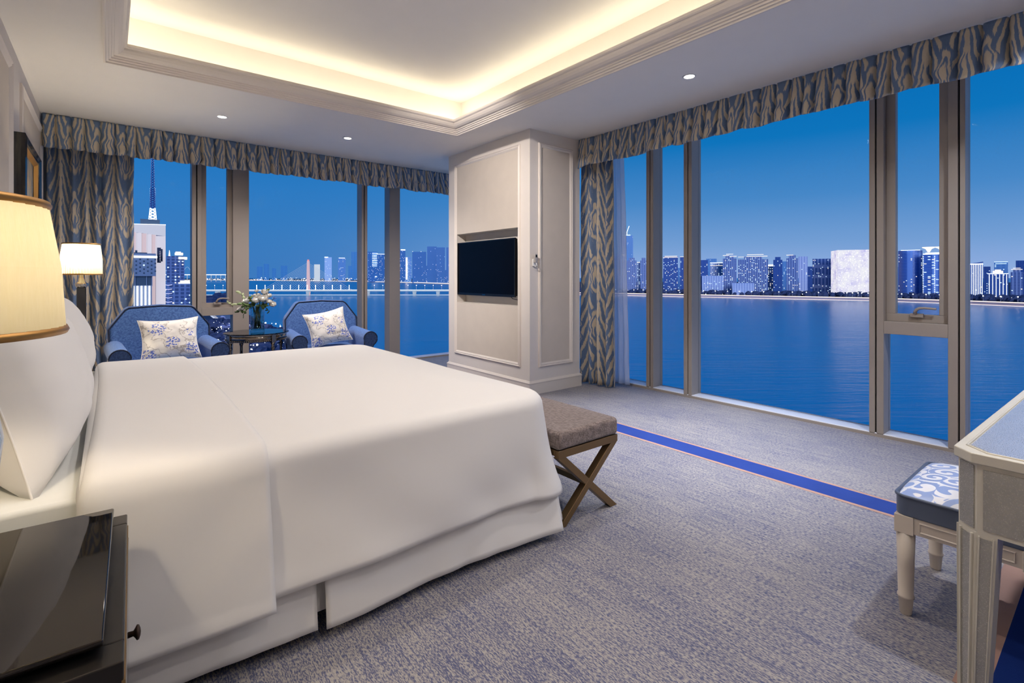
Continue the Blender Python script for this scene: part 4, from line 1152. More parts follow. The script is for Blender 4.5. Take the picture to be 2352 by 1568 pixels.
# ------------------------------------------------------------------ mirrored desk
t = thing('mirrored_desk', 'antiqued mirror desk with worn silver edging and tapered legs', 'desk', (1.672, .292, 0), math.radians(-1.5))
DL_, DW = 1.35, .62; ch = .045; DZ = .763
def outline(k):   # plan outline inset by k, chamfered corners
    x0, x1, y0, y1 = k, DL_ - k, -DW + k, -k; c_ = ch * .9 + k * .2
    return [(x0, y0 + c_), (x0 + c_, y0), (x1 - c_, y0), (x1, y0 + c_), (x1, y1 - c_), (x1 - c_, y1), (x0 + c_, y1), (x0, y1 - c_)]
obj('top_edge', MB().prism(outline(0), DZ - .026, DZ, 'z'), M['silver_trim'], t, bevel=.003)
obj('top_mirror', MB().prism(outline(.028), DZ - .002, DZ + .0015, 'z'), M['ant_top'], t)
bead = outline(.022); obj('top_bead', MB().tube([(x_, y_, DZ) for x_, y_ in bead], .0035, 6, closed=True), M['silver_trim'], t, smooth=True)
obj('apron', MB().prism(outline(.008), .565, DZ - .026, 'z'), M['silver_trim'], t)
# mirrored apron plates (end faces, long faces, chamfers)
def plate(a_, b_, z0, z1, name, parent, inset=.012, proud=.002, mat='ant_mirror'):
    A, B = Vector((a_[0], a_[1], 0)), Vector((b_[0], b_[1], 0)); d_ = (B - A); L = d_.length; d_.normalize(); n_ = Vector((d_.y, -d_.x, 0))
    p_ = [A + d_ * inset, B - d_ * inset]
    q = [p_[0] - n_ * .004, p_[1] - n_ * .004, p_[1] + n_ * proud, p_[0] + n_ * proud]
    return obj(name, MB().hexa([(v_.x, v_.y, z0 + inset) for v_ in q] + [(v_.x, v_.y, z1 - inset) for v_ in q]), M[mat], parent)
ol = outline(.008)
for i in range(8):
    a_, b_ = ol[i], ol[(i + 1) % 8]
    plate(a_, b_, .565, DZ - .026, 'mirror_plate', t, .012 if i % 2 else .007)
# tapered legs at the four corners
def desk_leg(cx_, cy_, sx_, sy_):
    """corner at (cx,cy); the leg grows along sx, sy from the outer corner"""
    def sec(wd, c_, z_, sh):
        pts = [(0, c_), (c_, 0), (wd, 0), (wd, wd), (0, wd)]
        return [(cx_ + sx_ * (p[0] + sh), cy_ + sy_ * (p[1] + sh), z_) for p in pts]
    lo, hi = sec(.050, .026, 0, .012), sec(.080, .040, .566, .008)
    mb = MB(); mb.v += lo + hi
    mb.f += [(4, 3, 2, 1, 0), (5, 6, 7, 8, 9)] + [(i, (i + 1) % 5, 5 + (i + 1) % 5, 5 + i) for i in range(5)]
    lg = obj('leg', mb, M['silver_trim'], t)
    cen = Vector((sum(p[0] for p in lo) / 5, sum(p[1] for p in lo) / 5, 0))
    for i in (0, 1, 4):
        j = (i + 1) % 5
        A0, B0, A1, B1 = Vector(lo[i]), Vector(lo[j]), Vector(hi[i]), Vector(hi[j])
        e = (B0 - A0).normalized(); n_ = e.cross(Vector((0, 0, 1)))
        mid = (A0 + B0) / 2
        if n_.dot(Vector((mid.x, mid.y, 0)) - cen) < 0: n_ = -n_
        f0, f1 = .22, .78
        q = [A0.lerp(B0, f0) + Vector((0, 0, .02)), A0.lerp(B0, f1) + Vector((0, 0, .02)), A1.lerp(B1, f1) - Vector((0, 0, .012)), A1.lerp(B1, f0) - Vector((0, 0, .012))]
        obj('mirror_strip', MB().hexa([tuple(v_ - n_ * .003) for v_ in q] + [tuple(v_ + n_ * .0015) for v_ in q]), M['ant_mirror'], lg)
        for fa, fb in ((.12, .22), (.78, .88)):
            q = [A0.lerp(B0, fa) + Vector((0, 0, .012)), A0.lerp(B0, fb) + Vector((0, 0, .012)), A1.lerp(B1, fb) - Vector((0, 0, .006)), A1.lerp(B1, fa) - Vector((0, 0, .006))]
            obj('bead', MB().hexa([tuple(v_ - n_ * .003) for v_ in q] + [tuple(v_ + n_ * .005) for v_ in q]), M['silver_trim'], lg, bevel=.0015)
desk_leg(0, 0, 1, -1); desk_leg(DL_, 0, -1, -1); desk_leg(0, -DW, 1, 1); desk_leg(DL_, -DW, -1, 1)
# ------------------------------------------------------------------ outside: river, banks, bridge, skyline
WZ = -60.0                                   # water level below the room
def E(px_, D_):
    r_ = (px_ - CX) / F * D_
    return (D_ * S + r_ * C, D_ * C - r_ * S)
def DW_(py_, z_=WZ): return F * (CAMH - z_) / (py_ - HY)        # distance of a level spot seen at image height py
def water_river():
    m, nt, p = newmat('river_water')
    co = nt.coord('Object')
    rot = nt.new('ShaderNodeVectorRotate', rotation_type='Z_AXIS'); nt.l.new(co, rot.inputs['Vector']); rot.inputs['Angle'].default_value = YAW
    v = rot.outputs[0]
    n1 = nt.noise(nt.scale(v, .028, .16, 1), 1.0, 3.0, .6)
    n2 = nt.noise(nt.scale(v, .004, .02, 1), 1.0, 2.0, .5)
    h = nt.m('ADD', nt.m('MULTIPLY', n1, .6), n2)
    p.inputs['Base Color'].default_value = (0.0, .38, .66, 1)
    p.inputs['Roughness'].default_value = 0.26
    p.inputs['IOR'].default_value = 1.33
    p.inputs['Specular IOR Level'].default_value = 1.0
    p.inputs['Specular Tint'].default_value = (.65, .88, 1, 1)
    nt.l.new(nt.bump(h, .5, 2.0), p.inputs['Normal'])
    return m
def flat(pts, z0, z1): return MB().prism(pts, z0, z1, 'z')
mbw = MB(); far = [E(-3600, 9000), E(-600, 26000), E(1176, 30000), E(2900, 26000), E(5900, 9000), E(7000, 60), E(-4600, 60)]
wt = obj('river', flat([E(-3600, 9000), E(-200, 26000), E(1176, 32000), E(2600, 26000), E(5900, 9000), E(6500, 90), E(-4200, 90)], WZ - 1, WZ), water_river())
tag(wt, 'wide blue river stretching to the far banks', 'river', kind='structure')

M['bank'] = pmat('dark_bank', lin(44, 54, 84), .9, vary=.2)
M['road'] = pmat('pale_paving', lin(150, 146, 160), .8, vary=.15)
M['concrete_x'] = pmat('pale_concrete', lin(196, 190, 200), .8, vary=.06)
M['tree_dark'] = pmat('dark_foliage', lin(60, 70, 106), .9, vary=.3)
EW = emat('white_city_light', (.92, .96, 1.0, 1), 2.2)
EB = emat('bright_lamp', (1.0, .97, .92, 1), 7.0)
EWM = emat('warm_led_line', (1.0, .80, .66, 1), 1.7)
ECY = emat('cool_lit_window', (.70, .88, 1.0, 1), 1.25)
EWA = emat('warm_lit_window', (1.0, .88, .74, 1), 1.25)
ERED = emat('floodlit_pylon_glow', (1.0, .62, .66, 1), .62)  # pylon: floodlight put in as glow
EBL = emat('blue_lit_panel', (.35, .48, 1.0, 1), .9)

def facade(name, c_wall, c_glass, sx, sz):
    """grid facade: piers and floor bands lighter than the glass between"""
    m, nt, p = newmat(name)
    x_, y_, z_ = nt.xyz(nt.coord('Object'))
    fx = nt.m('PINGPONG', nt.m('ADD', x_, nt.m('MULTIPLY', y_, 1.0)), sx / 2); fz = nt.m('PINGPONG', z_, sz / 2)
    g = nt.m('MULTIPLY', nt.step(fx, sx * .16, sx * .2), nt.step(fz, sz * .14, sz * .18))
    nt.l.new(nt.mix(g, c_wall, c_glass), p.inputs['Base Color'])
    nt.l.new(nt.m('SUBTRACT', .8, nt.m('MULTIPLY', g, .5)), p.inputs['Roughness'])
    return m
FC = {'res': facade('facade_residential', lin(150, 160, 200), lin(66, 84, 140), 6, 3.4), 'pale': facade('facade_pale', lin(206, 208, 232), lin(140, 152, 200), 7, 3.4),
      'dark': facade('facade_dark_glass', lin(60, 92, 158), lin(40, 72, 140), 5, 3.8), 'haze': facade('facade_painted_haze', lin(112, 156, 208), lin(92, 142, 200), 9, 6),  # haze, hazed: distance haze mixed into the facade colours
      'hazed': facade('facade_painted_haze_dark', lin(36, 112, 176), lin(22, 98, 166), 9, 6), 'glass': facade('facade_blue_glass', lin(120, 152, 216), lin(44, 82, 164), 30, 3.8)}
CITY = 'towers across the river'
def building(label, px0, px1, ytop, D_, fac='res', lit=.12, crown=None, yb=None, winw=2.2, winh=1.7, pitch=4.4, floor_h=3.5, dep=None, group=None, name='tower_block', z0=WZ + 3, shape='box', lit_mat=(0, 0, 1)):
    th_ = math.atan(((px0 + px1) / 2 - CX) / F); wd = (px1 - px0) / F * D_ * math.cos(th_); h = (HY - ytop) * D_ / F + CAMH - z0; dp = dep or max(12, min(wd, 30))
    cx_, cy_ = E((px0 + px1) / 2, D_)
    t_ = thing(name, label, 'building', (cx_, cy_, z0), -YAW - th_, group)
    if shape == 'box': body = MB().box(-wd / 2, wd / 2, 0, dp, 0, h)
    elif shape == 'round': body = MB().lathe([(wd / 2, 0), (wd / 2, h)], 32, 0, wd / 2)
    elif shape == 'slant': body = MB().prism([(-wd / 2, 0), (wd / 2, 0), (wd / 2, h), (-wd / 2, h * .955)], 0, dp, 'y')
    elif shape == 'step': body = MB().box(-wd / 2, wd / 2, 0, dp, 0, h * .93).box(-wd * .3, wd * .3, 1, dp - 1, h * .93, h)
    obj('body', body, FC[fac] if isinstance(fac, str) else fac, t_)
    if lit:
        r_ = random.Random(label); mb = MB(); mb.mi = []
        nfl = int((h - 4) / floor_h); nc = max(1, int((wd - 1) / pitch))
        for k in range(nfl):
            for c_ in range(nc):
                if r_.random() < lit:
                    z_ = 2.5 + k * floor_h
                    x_ = -wd / 2 + (c_ + .5) * wd / nc
                    if shape == 'step' and z_ > h * .92 and abs(x_) > wd * .28: continue
                    yy = -.25
                    if shape == 'round': yy = wd / 2 - math.sqrt(max(0, (wd / 2) ** 2 - x_ * x_)) - .5
                    mb.box(x_ - winw / 2, x_ + winw / 2, yy, yy + .24, z_, z_ + winh); mb.mi += [r_.choice(lit_mat)] * 6
            if shape == 'box' and r_.random() < lit * 1.5:
                y_ = r_.uniform(2, dp - 2); sx_ = r_.choice((-1, 1)); z_ = 2.5 + k * floor_h
                mb.box(sx_ * wd / 2, sx_ * (wd / 2 + .25), y_ - 1, y_ + 1, z_, z_ + winh); mb.mi += [0] * 6
        if mb.v:
            lw_ = obj('lit_windows', mb, [ECY, EWA], t_); lw_['kind'] = 'stuff'
    if crown:
        px_t = D_ / F
        for kind, a_, b_, z_, th in crown:        # horizontal light strips: fractions of the width, height offset px, thickness px
            mt = {'w': EWA, 'W': EW, 'r': EWM, 'b': ECY}[kind]
            obj('roof_light', MB().box(-wd / 2 + a_ * wd, -wd / 2 + b_ * wd, -.8, .0 + 1, h + z_ * px_t, h + (z_ + th) * px_t), mt, t_)
    return t_, wd, h, dp
def shore(px_):      # the far bank water line
    P_ = [(1300, 676.5), (1412, 678.5), (1700, 684.5), (1997, 690.7), (2233, 699), (2352, 704), (2500, 711)]
    for (a_, ya), (b_, yb_) in zip(P_[:-1], P_[1:]):
        if a_ <= px_ <= b_: return DW_(ya + (yb_ - ya) * (px_ - a_) / (b_ - a_))
    return DW_(P_[0][1] if px_ < P_[0][0] else P_[-1][1])
def bd(label, px0, px1, yt, back=90, **kw): return building(label, px0, px1, yt, shore((px0 + px1) / 2) + back, **kw)

# right bank: ground, embankment wall, light lines, trees, lamps
ids = [1180, 1300, 1412, 1500, 1600, 1700, 1800, 1900, 1997, 2080, 2160, 2233, 2300, 2352, 2420, 2500]
near = [E(p_, shore(p_)) for p_ in ids]
g = obj('far_bank', flat(near + [E(2500, 5200), E(1180, 6000)], WZ - 1, WZ + 5.0), M['bank']); tag(g, 'dark embanked far bank below the city skyline', 'river bank', kind='structure')
def strip(z0, z1, off):
    mb = MB()
    for a_, b_ in zip(ids[:-1], ids[1:]):
        A, A2 = E(a_, shore(a_) - off), E(a_, shore(a_) - off + 1.5); B, B2 = E(b_, shore(b_) - off), E(b_, shore(b_) - off + 1.5)
        mb.hexa([(A[0], A[1], z0), (B[0], B[1], z0), (B2[0], B2[1], z0), (A2[0], A2[1], z0), (A[0], A[1], z1), (B[0], B[1], z1), (B2[0], B2[1], z1), (A2[0], A2[1], z1)])
    return mb
emb = thing('embankment', 'lit embankment wall running along the far water edge', 'embankment')
obj('upper_light_line', strip(WZ + 7.0, WZ + 8.6, 3), EWM, emb)
obj('lower_light_line', strip(WZ + .1, WZ + 1.1, 4), emat('pale_led_line', (1.0, .84, .78, 1), 1.2), emb)
obj('wall', strip(WZ, WZ + 7.2, 2), pmat('embankment_stone', lin(170, 150, 160), .8), emb)
mb = MB(); r_ = random.Random(5)
for k in range(420):
    p_ = 1300 + (2420 - 1300) * r_.random(); D_ = shore(p_) + r_.uniform(10, 50); x_, y_ = E(p_, D_); s_ = r_.uniform(5, 10)
    mb.ball((x_, y_, WZ + 6 + s_ * .8), s_, 6, 4, (1.1, 1.1, 1), .25)
tr = obj('riverside_trees', mb, M['tree_dark']); tag(tr, 'dark tree line along the far embankment', 'trees', kind='stuff')
mb = MB(); mb.mi = []
for k in range(130):
    p_ = r_.uniform(1405, 2352); D_ = shore(p_) + r_.uniform(6, 60); x_, y_ = E(p_, D_); s_ = r_.choice((.7, .9, 1.2, 1.9)); n0 = len(mb.f)
    mb.ball((x_, y_, WZ + r_.uniform(9, 20)), s_, 6, 4); mb.mi += [r_.choice((0, 0, 1))] * (len(mb.f) - n0)
lt = obj('promenade_lights', mb, [EW, EWM]); tag(lt, 'scattered street lights among the far riverside trees', 'lights', kind='stuff')
for i, p_ in enumerate((1414, 1433, 1456, 1477, 1530, 1560, 1616, 1643, 1671, 1698, 1727, 1754, 1789, 1820, 1852, 1880, 1945, 1958, 1971, 1979, 1994, 2071, 2097, 2127, 2158, 2258, 2298, 2338)):
    D_ = shore(p_) + 4; x_, y_ = E(p_, D_)
    t_ = thing('street_lamp', 'tall street lamp on the far promenade', 'street lamp', (x_, y_, WZ + 5), -YAW, 'street lamps on the far promenade')
    obj('post', MB().lathe([(.25, 0), (.15, 14)], 6), M['concrete_x'], t_); obj('lantern', MB().ball((0, 0, 14.6), 1.15, 8, 5), EB, t_, smooth=True)

# skyline, left to right
ct = [('r', 0, 1, .2, .9)]
cs = [('w', 0, .45, .2, 1.0), ('w', .55, 1, -2.5, 1.0)]
bd('slim dark tower block with many lit windows at the left end of the river skyline', 1408, 1425, 586, 60, lit=.28, fac='res')
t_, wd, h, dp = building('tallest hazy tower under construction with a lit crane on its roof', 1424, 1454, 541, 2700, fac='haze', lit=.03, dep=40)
obj('crane_jib', MB().tube([(1, 5, h), (3, 5, h + 22), (14, 5, h + 52)], 1.5, 5), EW, t_); obj('roof_light', MB().box(-wd * .3, wd * .3, 0, 20, h, h + 5), ECY, t_)
bd('pale tower block with glowing crown left of the first window mullion', 1425.5, 1439, 585, 30, fac='pale', lit=.06, crown=[('w', 0, 1, 0, 1.4), ('r', .2, .8, -2, .8)])
bd('broad grey tower block below the construction tower', 1440, 1462, 592, 55, lit=.08, fac='res', shape='step')
bd('low tower block with a lit pointed crown beside the first window mullion', 1463, 1470, 603, 70, lit=.2, fac='pale', crown=[('w', 0, 1, 0, 1.2)])
bd('grey tower block partly behind the first window mullion', 1470.5, 1486, 592, 45, lit=.07, fac='res', shape='step')
bd('wide dark tower with lit crown seen in the narrow pane', 1523, 1557, 589, 50, lit=.2, fac='dark', crown=[('w', .1, .95, 0, 1.3), ('r', 0, 1, -2.2, .8)])
bd('dim tower half hidden behind the second window mullion', 1562, 1580, 590, 60, lit=.14, fac='dark', crown=[('w', 0, 1, 0, 1.0)])
bd('dark slab block right of the second window mullion', 1608, 1626, 597, 50, lit=.1, fac='dark')
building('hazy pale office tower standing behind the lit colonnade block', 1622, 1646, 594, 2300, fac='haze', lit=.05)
bd('short office block with two glowing cornice lines', 1631, 1660, 604, 110, fac='pale', lit=.12, crown=[('W', 0, 1, 0, 1.2), ('w', 0, 1, -6, .9)])
bd('low pale civic block with square windows in front of the towers', 1612, 1662, 633, 30, fac='pale', lit=.10, dep=25)
bd('paired residential tower with lit eaves left of the widest block', 1660, 1692, 587, 60, lit=.18, crown=[('w', 0, .45, 0, 1.0), ('w', .5, 1, -2, 1.0), ('r', .25, .75, 3, .8)], shape='step')
bd('widest residential block with a lit roof line', 1695, 1764, 589, 70, lit=.20, crown=[('w', .28, .98, 0, 1.1), ('w', 0, .2, -1, .8), ('r', .3, .85, 4, .8)], shape='step')
bd('low blank pale hall in front of the widest residential block', 1682, 1732, 650, 12, fac='pale', lit=0, dep=20)
bd('slim lit slab with a bright rooftop sign', 1763, 1776, 609, 120, fac='pale', lit=.4, crown=[('W', 0, 1, -2, 3.5)])
bd('plain dark tower between the rooftop sign and the pale twin towers', 1776, 1797, 590, 70, lit=.05, fac='dark', shape='step')
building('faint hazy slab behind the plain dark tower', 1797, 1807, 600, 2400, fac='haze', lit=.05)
bd('pale twin residential tower with a lit left roof', 1806, 1833, 586, 60, lit=.14, crown=[('w', 0, .6, 0, 1.1)], shape='step', fac='res')
bd('pale twin residential tower without roof lights', 1834, 1855, 589, 80, lit=.06, fac='pale')
bd('hazy office block with fine vertical piers', 1866, 1908, 594, 150, lit=.10, fac=facade('facade_piers', lin(150, 168, 214), lin(70, 100, 166), 9, 30))
bd('dark glass office block next to the bright media building', 1908, 1922, 598, 130, lit=.3, fac='dark')
# the media building: a box whose two faces glow white
def media_mat():
    m, nt, p = newmat('led_facade')
    co = nt.coord('Object'); x_, y_, z_ = nt.xyz(co)
    st_ = nt.step(nt.m('PINGPONG', nt.m('ADD', x_, y_), 1.6), .25, .7)
    bl = nt.noise(co, .035, 5.0, .65); sp = nt.noise(co, .25, 2.0)
    base = nt.ramp(bl, [(.3, lin(186, 176, 226)), (.45, lin(236, 228, 246)), (.6, lin(255, 250, 250)), (.75, lin(216, 198, 240))])
    nt.l.new(base, p.inputs['Emission Color']); p.inputs['Base Color'].default_value = (.08, .08, .1, 1)
    s_ = nt.m('MULTIPLY', nt.m('ADD', nt.m('MULTIPLY', st_, .5), .6), nt.m('ADD', .85, nt.m('MULTIPLY', nt.step(sp, .55, .7), .6)))
    nt.l.new(s_, p.inputs['Emission Strength']); m.cycles.emission_sampling = 'NONE'
    return m
t_, wd, h, dp = bd('big cube shaped building whose whole facade glows white', 1922, 2004, 573.5, 40, fac=media_mat(), lit=0, dep=70, name='media_building')
t_.rotation_euler = (0, 0, -YAW - math.radians(20))
bd('curved blue glass tower with thin lit floor lines', 2062, 2119, 575, 60, fac='glass', lit=.07, shape='round', name='curved_tower', crown=[('W', .12, .9, 0, .9)])
t_, wd, h, dp = bd('tower with flaring bowl shaped crown and dotted light edges', 2120, 2176, 584, 55, fac='glass', lit=.30, winw=5, pitch=7, name='crowned_tower', crown=[('W', 0, 1, 0, 2.4), ('W', .1, .9, 3, 1.2)])
for a_ in (-.27, .27):
    obj('roof_bowl', MB().lathe([(2, h + 6), (3.5, h + 9), (6, h + 14), (13, h + 17.5), (13, h + 19), (0, h + 19)], 20, a_ * wd, 12), EWA, t_, smooth=True)
mb = MB()
for k in range(int(h / 4.5)):
    for x_ in (-wd / 2, -.02 * wd, wd / 2): mb.box(x_ - .8, x_ + .8, -1, -.2, k * 4.5, k * 4.5 + 1.8)
e_ = obj('edge_lights', mb, EW, t_); e_['kind'] = 'stuff'
def fins(label, px0, px1, yt, back, n, sl, name='finned_tower', extra=None):
    t_, wd, h, dp = bd(label, px0, px1, yt, back, fac='dark', lit=.05, shape='slant' if sl else 'box', name=name)
    for k in range(n):
        x_ = -wd / 2 + wd * (k + .5) / n
        top = h * (.955 + .045 * (x_ / wd + .5)) if sl else h
        obj('light_fin', MB().box(x_ - .5, x_ + .5, -.8, 0, 2, top - 3), EW, t_)
    obj('roof_light', MB().box(-wd / 2, wd / 2, -1, 1, h * (.93 if sl else .97), h * (.955 if sl else .99)), EW, t_)
    return t_, wd, h, dp
fins('slant roofed tower striped with white light fins right of the window mullion', 2226, 2258, 601, 60, 8, True)
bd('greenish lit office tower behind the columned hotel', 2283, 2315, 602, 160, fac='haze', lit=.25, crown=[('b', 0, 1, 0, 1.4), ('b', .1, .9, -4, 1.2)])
t_, wd, h, dp = fins('columned hotel block with tall light columns and stepped roof', 2268, 2316, 627, 70, 6, False, 'columned_hotel')
obj('roof_pavilion', MB().box(-wd * .25, wd * .25, 2, 14, h, h + 5), EWM, t_); obj('roof_pavilion', MB().box(-wd * .15, wd * .15, 3, 12, h + 5, h + 8), EWM, t_)
bd('pale tower with a stepped golden crown at the right picture edge', 2321, 2350, 619, 75, fac='res', lit=.12, crown=[('r', .05, .95, 0, 1.0), ('r', .2, .8, 3, 1.0)], shape='step')
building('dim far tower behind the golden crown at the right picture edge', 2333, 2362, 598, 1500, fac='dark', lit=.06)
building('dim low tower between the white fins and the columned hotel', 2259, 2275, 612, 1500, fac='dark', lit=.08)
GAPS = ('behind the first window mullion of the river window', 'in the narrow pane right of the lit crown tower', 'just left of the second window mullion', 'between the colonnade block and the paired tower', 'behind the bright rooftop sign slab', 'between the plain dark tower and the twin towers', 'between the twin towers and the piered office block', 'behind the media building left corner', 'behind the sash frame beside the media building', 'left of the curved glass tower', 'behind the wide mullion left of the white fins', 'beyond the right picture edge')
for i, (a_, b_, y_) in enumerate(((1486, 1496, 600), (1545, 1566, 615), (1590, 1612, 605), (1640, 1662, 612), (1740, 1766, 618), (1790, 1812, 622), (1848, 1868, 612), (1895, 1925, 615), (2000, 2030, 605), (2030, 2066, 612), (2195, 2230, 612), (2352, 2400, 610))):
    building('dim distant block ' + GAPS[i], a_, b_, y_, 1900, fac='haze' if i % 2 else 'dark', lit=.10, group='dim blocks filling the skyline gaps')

# ------------------------------------------------------------------ left view: far bank beyond the bridge
fb = [(380, 8.0), (475, 7.5), (573, 8.5), (700, 9.6), (818, 11), (883, 12.5), (960, 14.5), (1033, 17), (1180, 22)]
def fshore(px_):
    for (a_, y0_), (b_, y1_) in zip(fb[:-1], fb[1:]):
        if a_ <= px_ <= b_: return F * 61.2 / (y0_ + (y1_ - y0_) * (px_ - a_) / (b_ - a_))
    return F * 61.2 / fb[0][1]
nearp = [E(p_, F * 61.2 / dy) for p_, dy in fb]
g = obj('far_bank', flat(nearp + [E(1180, 14000), E(380, 16000)], WZ - 1, WZ + 6), M['bank']); tag(g, 'distant low bank beyond the cable bridge', 'river bank', kind='structure')
mb = MB()
for (a_, ya), (b_, yb_) in zip(fb[:-1], fb[1:]):
    A, B = E(a_, F * 61.2 / ya - 10), E(b_, F * 61.2 / yb_ - 10); A2, B2 = E(a_, F * 61.2 / ya), E(b_, F * 61.2 / yb_)
    mb.hexa([(A[0], A[1], WZ + 4), (B[0], B[1], WZ + 4), (B2[0], B2[1], WZ + 4), (A2[0], A2[1], WZ + 4), (A[0], A[1], WZ + 11), (B[0], B[1], WZ + 11), (B2[0], B2[1], WZ + 11), (A2[0], A2[1], WZ + 11)])
t_ = obj('shore_road', mb, emat('shore_road_lights', (1, .92, .92, 1), 1.0)); tag(t_, 'lit road line along the distant bank beyond the bridge', 'road')
mb = MB(); mb.mi = []; r_ = random.Random(8)
for k in range(420):
    p_ = r_.uniform(560, 1040) if k % 5 else r_.uniform(470, 560); D_ = fshore(p_) + r_.uniform(30, 900) ; x_, y_ = E(p_, D_); s_ = D_ / F * r_.choice((.35, .45, .6, .9)); n0 = len(mb.f)
    mb.ball((x_, y_, WZ + 8 + D_ / F * r_.uniform(0, 6) * (1 if p_ > 600 else .5)), s_, 5, 4); mb.mi += [r_.choice((0, 0, 0, 1))] * (len(mb.f) - n0)
lt = obj('city_lights', mb, [EW, EWM]); tag(lt, 'sprinkled city lights along the distant bank', 'lights', kind='stuff')
FARG = 'distant towers beyond the cable bridge'
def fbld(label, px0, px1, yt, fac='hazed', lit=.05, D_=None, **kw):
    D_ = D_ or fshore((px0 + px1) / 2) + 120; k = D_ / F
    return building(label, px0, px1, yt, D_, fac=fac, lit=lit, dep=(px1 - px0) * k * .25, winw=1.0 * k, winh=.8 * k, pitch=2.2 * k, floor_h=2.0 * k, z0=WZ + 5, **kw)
fbld('small white lit slab right of the bridge pylon', 721.5, 735, 607, emat('white_lit_slab', (.86, .92, 1, 1), .62), 0)
fbld('slim tower glowing blue right of the bridge pylon', 745.5, 762, 590.5, emat('blue_lit_slab', (.26, .44, .95, 1), .75), .12, crown=[('W', 0, .5, -1, 1.8)])
fbld('slim twin ribbed tower with lit roof left of the window mullion', 776.5, 794, 592.5, 'haze', .10, crown=[('W', .1, .9, -.6, 1.2)])
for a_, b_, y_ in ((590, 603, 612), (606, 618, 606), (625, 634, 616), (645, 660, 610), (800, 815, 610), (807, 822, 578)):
    fbld('faint hazy tower ' + {590: 'furthest left on the horizon behind the bridge', 606: 'second from left on the horizon behind the bridge', 625: 'lowest and slimmest left of the bridge pylon', 645: 'nearest left of the bridge pylon', 800: 'low beside the first mullion right of the pylon', 807: 'tall beside the first mullion right of the pylon'}[a_], a_, b_, y_, facade('facade_haze_tint_%d' % a_, lin(76, 148, 204), lin(68, 140, 198), 60, 40), 0, D_=9000, group='faint towers behind the bridge')  # haze put into these facade colours
t_, wd, h, dp = fbld('office tower with stacked white light bands in the narrow pane', 845, 867, 578, 'hazed', .1)
for k in range(8): obj('light_band', MB().box(-wd * .05, wd * .5, -9, 0, h * (.52 + .06 * k), h * (.535 + .06 * k)), EW, t_)
fbld('dark office tower with a lit roof edge in the narrow pane', 866, 884, 584, 'hazed', .18, crown=[('W', 0, 1, 0, 1)])
t_, wd, h, dp = fbld('low dark office block with a small lit sign in the narrow pane', 846, 886, 617, 'hazed', .08, D_=fshore(866) + 40)
for k in range(5): obj('sign_letter', MB().box(-wd * .12 + k * wd * .065, -wd * .12 + k * wd * .065 + wd * .045, -6, -1, h * .36, h * .43), EW, t_)
fbld('dark tower with bright roof sign right of the second mullion', 918, 931, 574, 'hazed', .2, crown=[('W', .2, 1, -1, 2.4)])
t_, wd, h, dp = fbld('office tower with one tall white light strip', 931, 945, 590, 'haze', .2)
obj('light_strip', MB().box(-wd * .42, -wd * .15, -9, 0, h * .12, h * .98), EWM, t_)
fbld('broad dark tower with two corner beacons', 947, 979, 578, 'hazed', .03, crown=[('W', 0, .05, 0, .8), ('W', .6, .65, 0, .8)])
fbld('tall dark tower left of the highest pair', 981, 1003, 566, 'hazed', .02)
fbld('tall dark tower joined to the highest pair', 1003, 1022, 568, 'hazed', .05)
fbld('dark tower half hidden by the television pillar', 1025, 1048, 568, 'hazed', .05)
for a_, b_, y_ in ((884, 895, 600), (895, 918, 604), (968, 985, 610), (1005, 1030, 620)):
    fbld('low dim block ' + {884: 'hidden left of the wide mullion near the pillar', 895: 'behind the wide mullion near the pillar', 968: 'below the broad dark tower with beacons', 1005: 'below the tall towers beside the pillar'}[a_], a_, b_, y_, 'hazed', .1, group='low dim blocks near the pillar')

# ------------------------------------------------------------------ cable-stayed bridge
DB = 1640.0; KB = DB / F
M['bridge'] = emat('floodlit_bridge_glow', (.66, .80, .98, 1), .42)  # floodlight on the bridge and cables put in as glow
M['cable'] = emat('floodlit_cable_glow', (.62, .78, 1, 1), .55)
bx_, by_ = E(708, DB)
br = thing('cable_stayed_bridge', 'white lit cable stayed bridge crossing the river behind the armchairs', 'bridge', (bx_, by_, WZ), -YAW)
def bz(py_): return CAMH + (HY - py_) * KB - WZ
L0, L1 = (300 - 708) * KB, (1240 - 708) * KB
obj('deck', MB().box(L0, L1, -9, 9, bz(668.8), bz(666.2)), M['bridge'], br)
obj('railing_lights', MB().box(L0, L1, -9.6, -9, bz(665.9), bz(665.1)), EW, br)
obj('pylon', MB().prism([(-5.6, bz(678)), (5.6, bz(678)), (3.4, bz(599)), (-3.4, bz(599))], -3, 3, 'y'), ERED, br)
obj('pylon_cap', MB().box(-2.4, 2.4, -2, 2, bz(599), bz(596)), emat('red_beacon', (1, .35, .35, 1), .8), br)
for px_ in (708, 500, 845, 952, 1006, 1100):
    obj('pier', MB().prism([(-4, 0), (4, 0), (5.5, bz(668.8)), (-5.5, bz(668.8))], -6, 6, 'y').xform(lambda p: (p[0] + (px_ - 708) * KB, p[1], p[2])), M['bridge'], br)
for k in range(15):
    for sg in (-1, 1):
        x_ = sg * (16 + k * 9.4); zt_ = bz(648 - k * 3.2)
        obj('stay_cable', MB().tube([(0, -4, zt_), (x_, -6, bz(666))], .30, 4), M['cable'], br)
for k in range(-14, 18):
    x_ = k * 19.2 * KB
    if x_ < L0 or x_ > L1: continue
    inner = abs(k) <= 6
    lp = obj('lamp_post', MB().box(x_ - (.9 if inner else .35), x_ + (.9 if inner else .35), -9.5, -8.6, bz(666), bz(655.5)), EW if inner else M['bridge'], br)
    obj('lantern', MB().ball((x_, -9, bz(655)), 1.1, 6, 4), EB, lp)
mb = MB().box((300 - 708) * KB, (1240 - 708) * KB, -.8, .8, 0, 1.7)  # pale glowing strip lying along the water
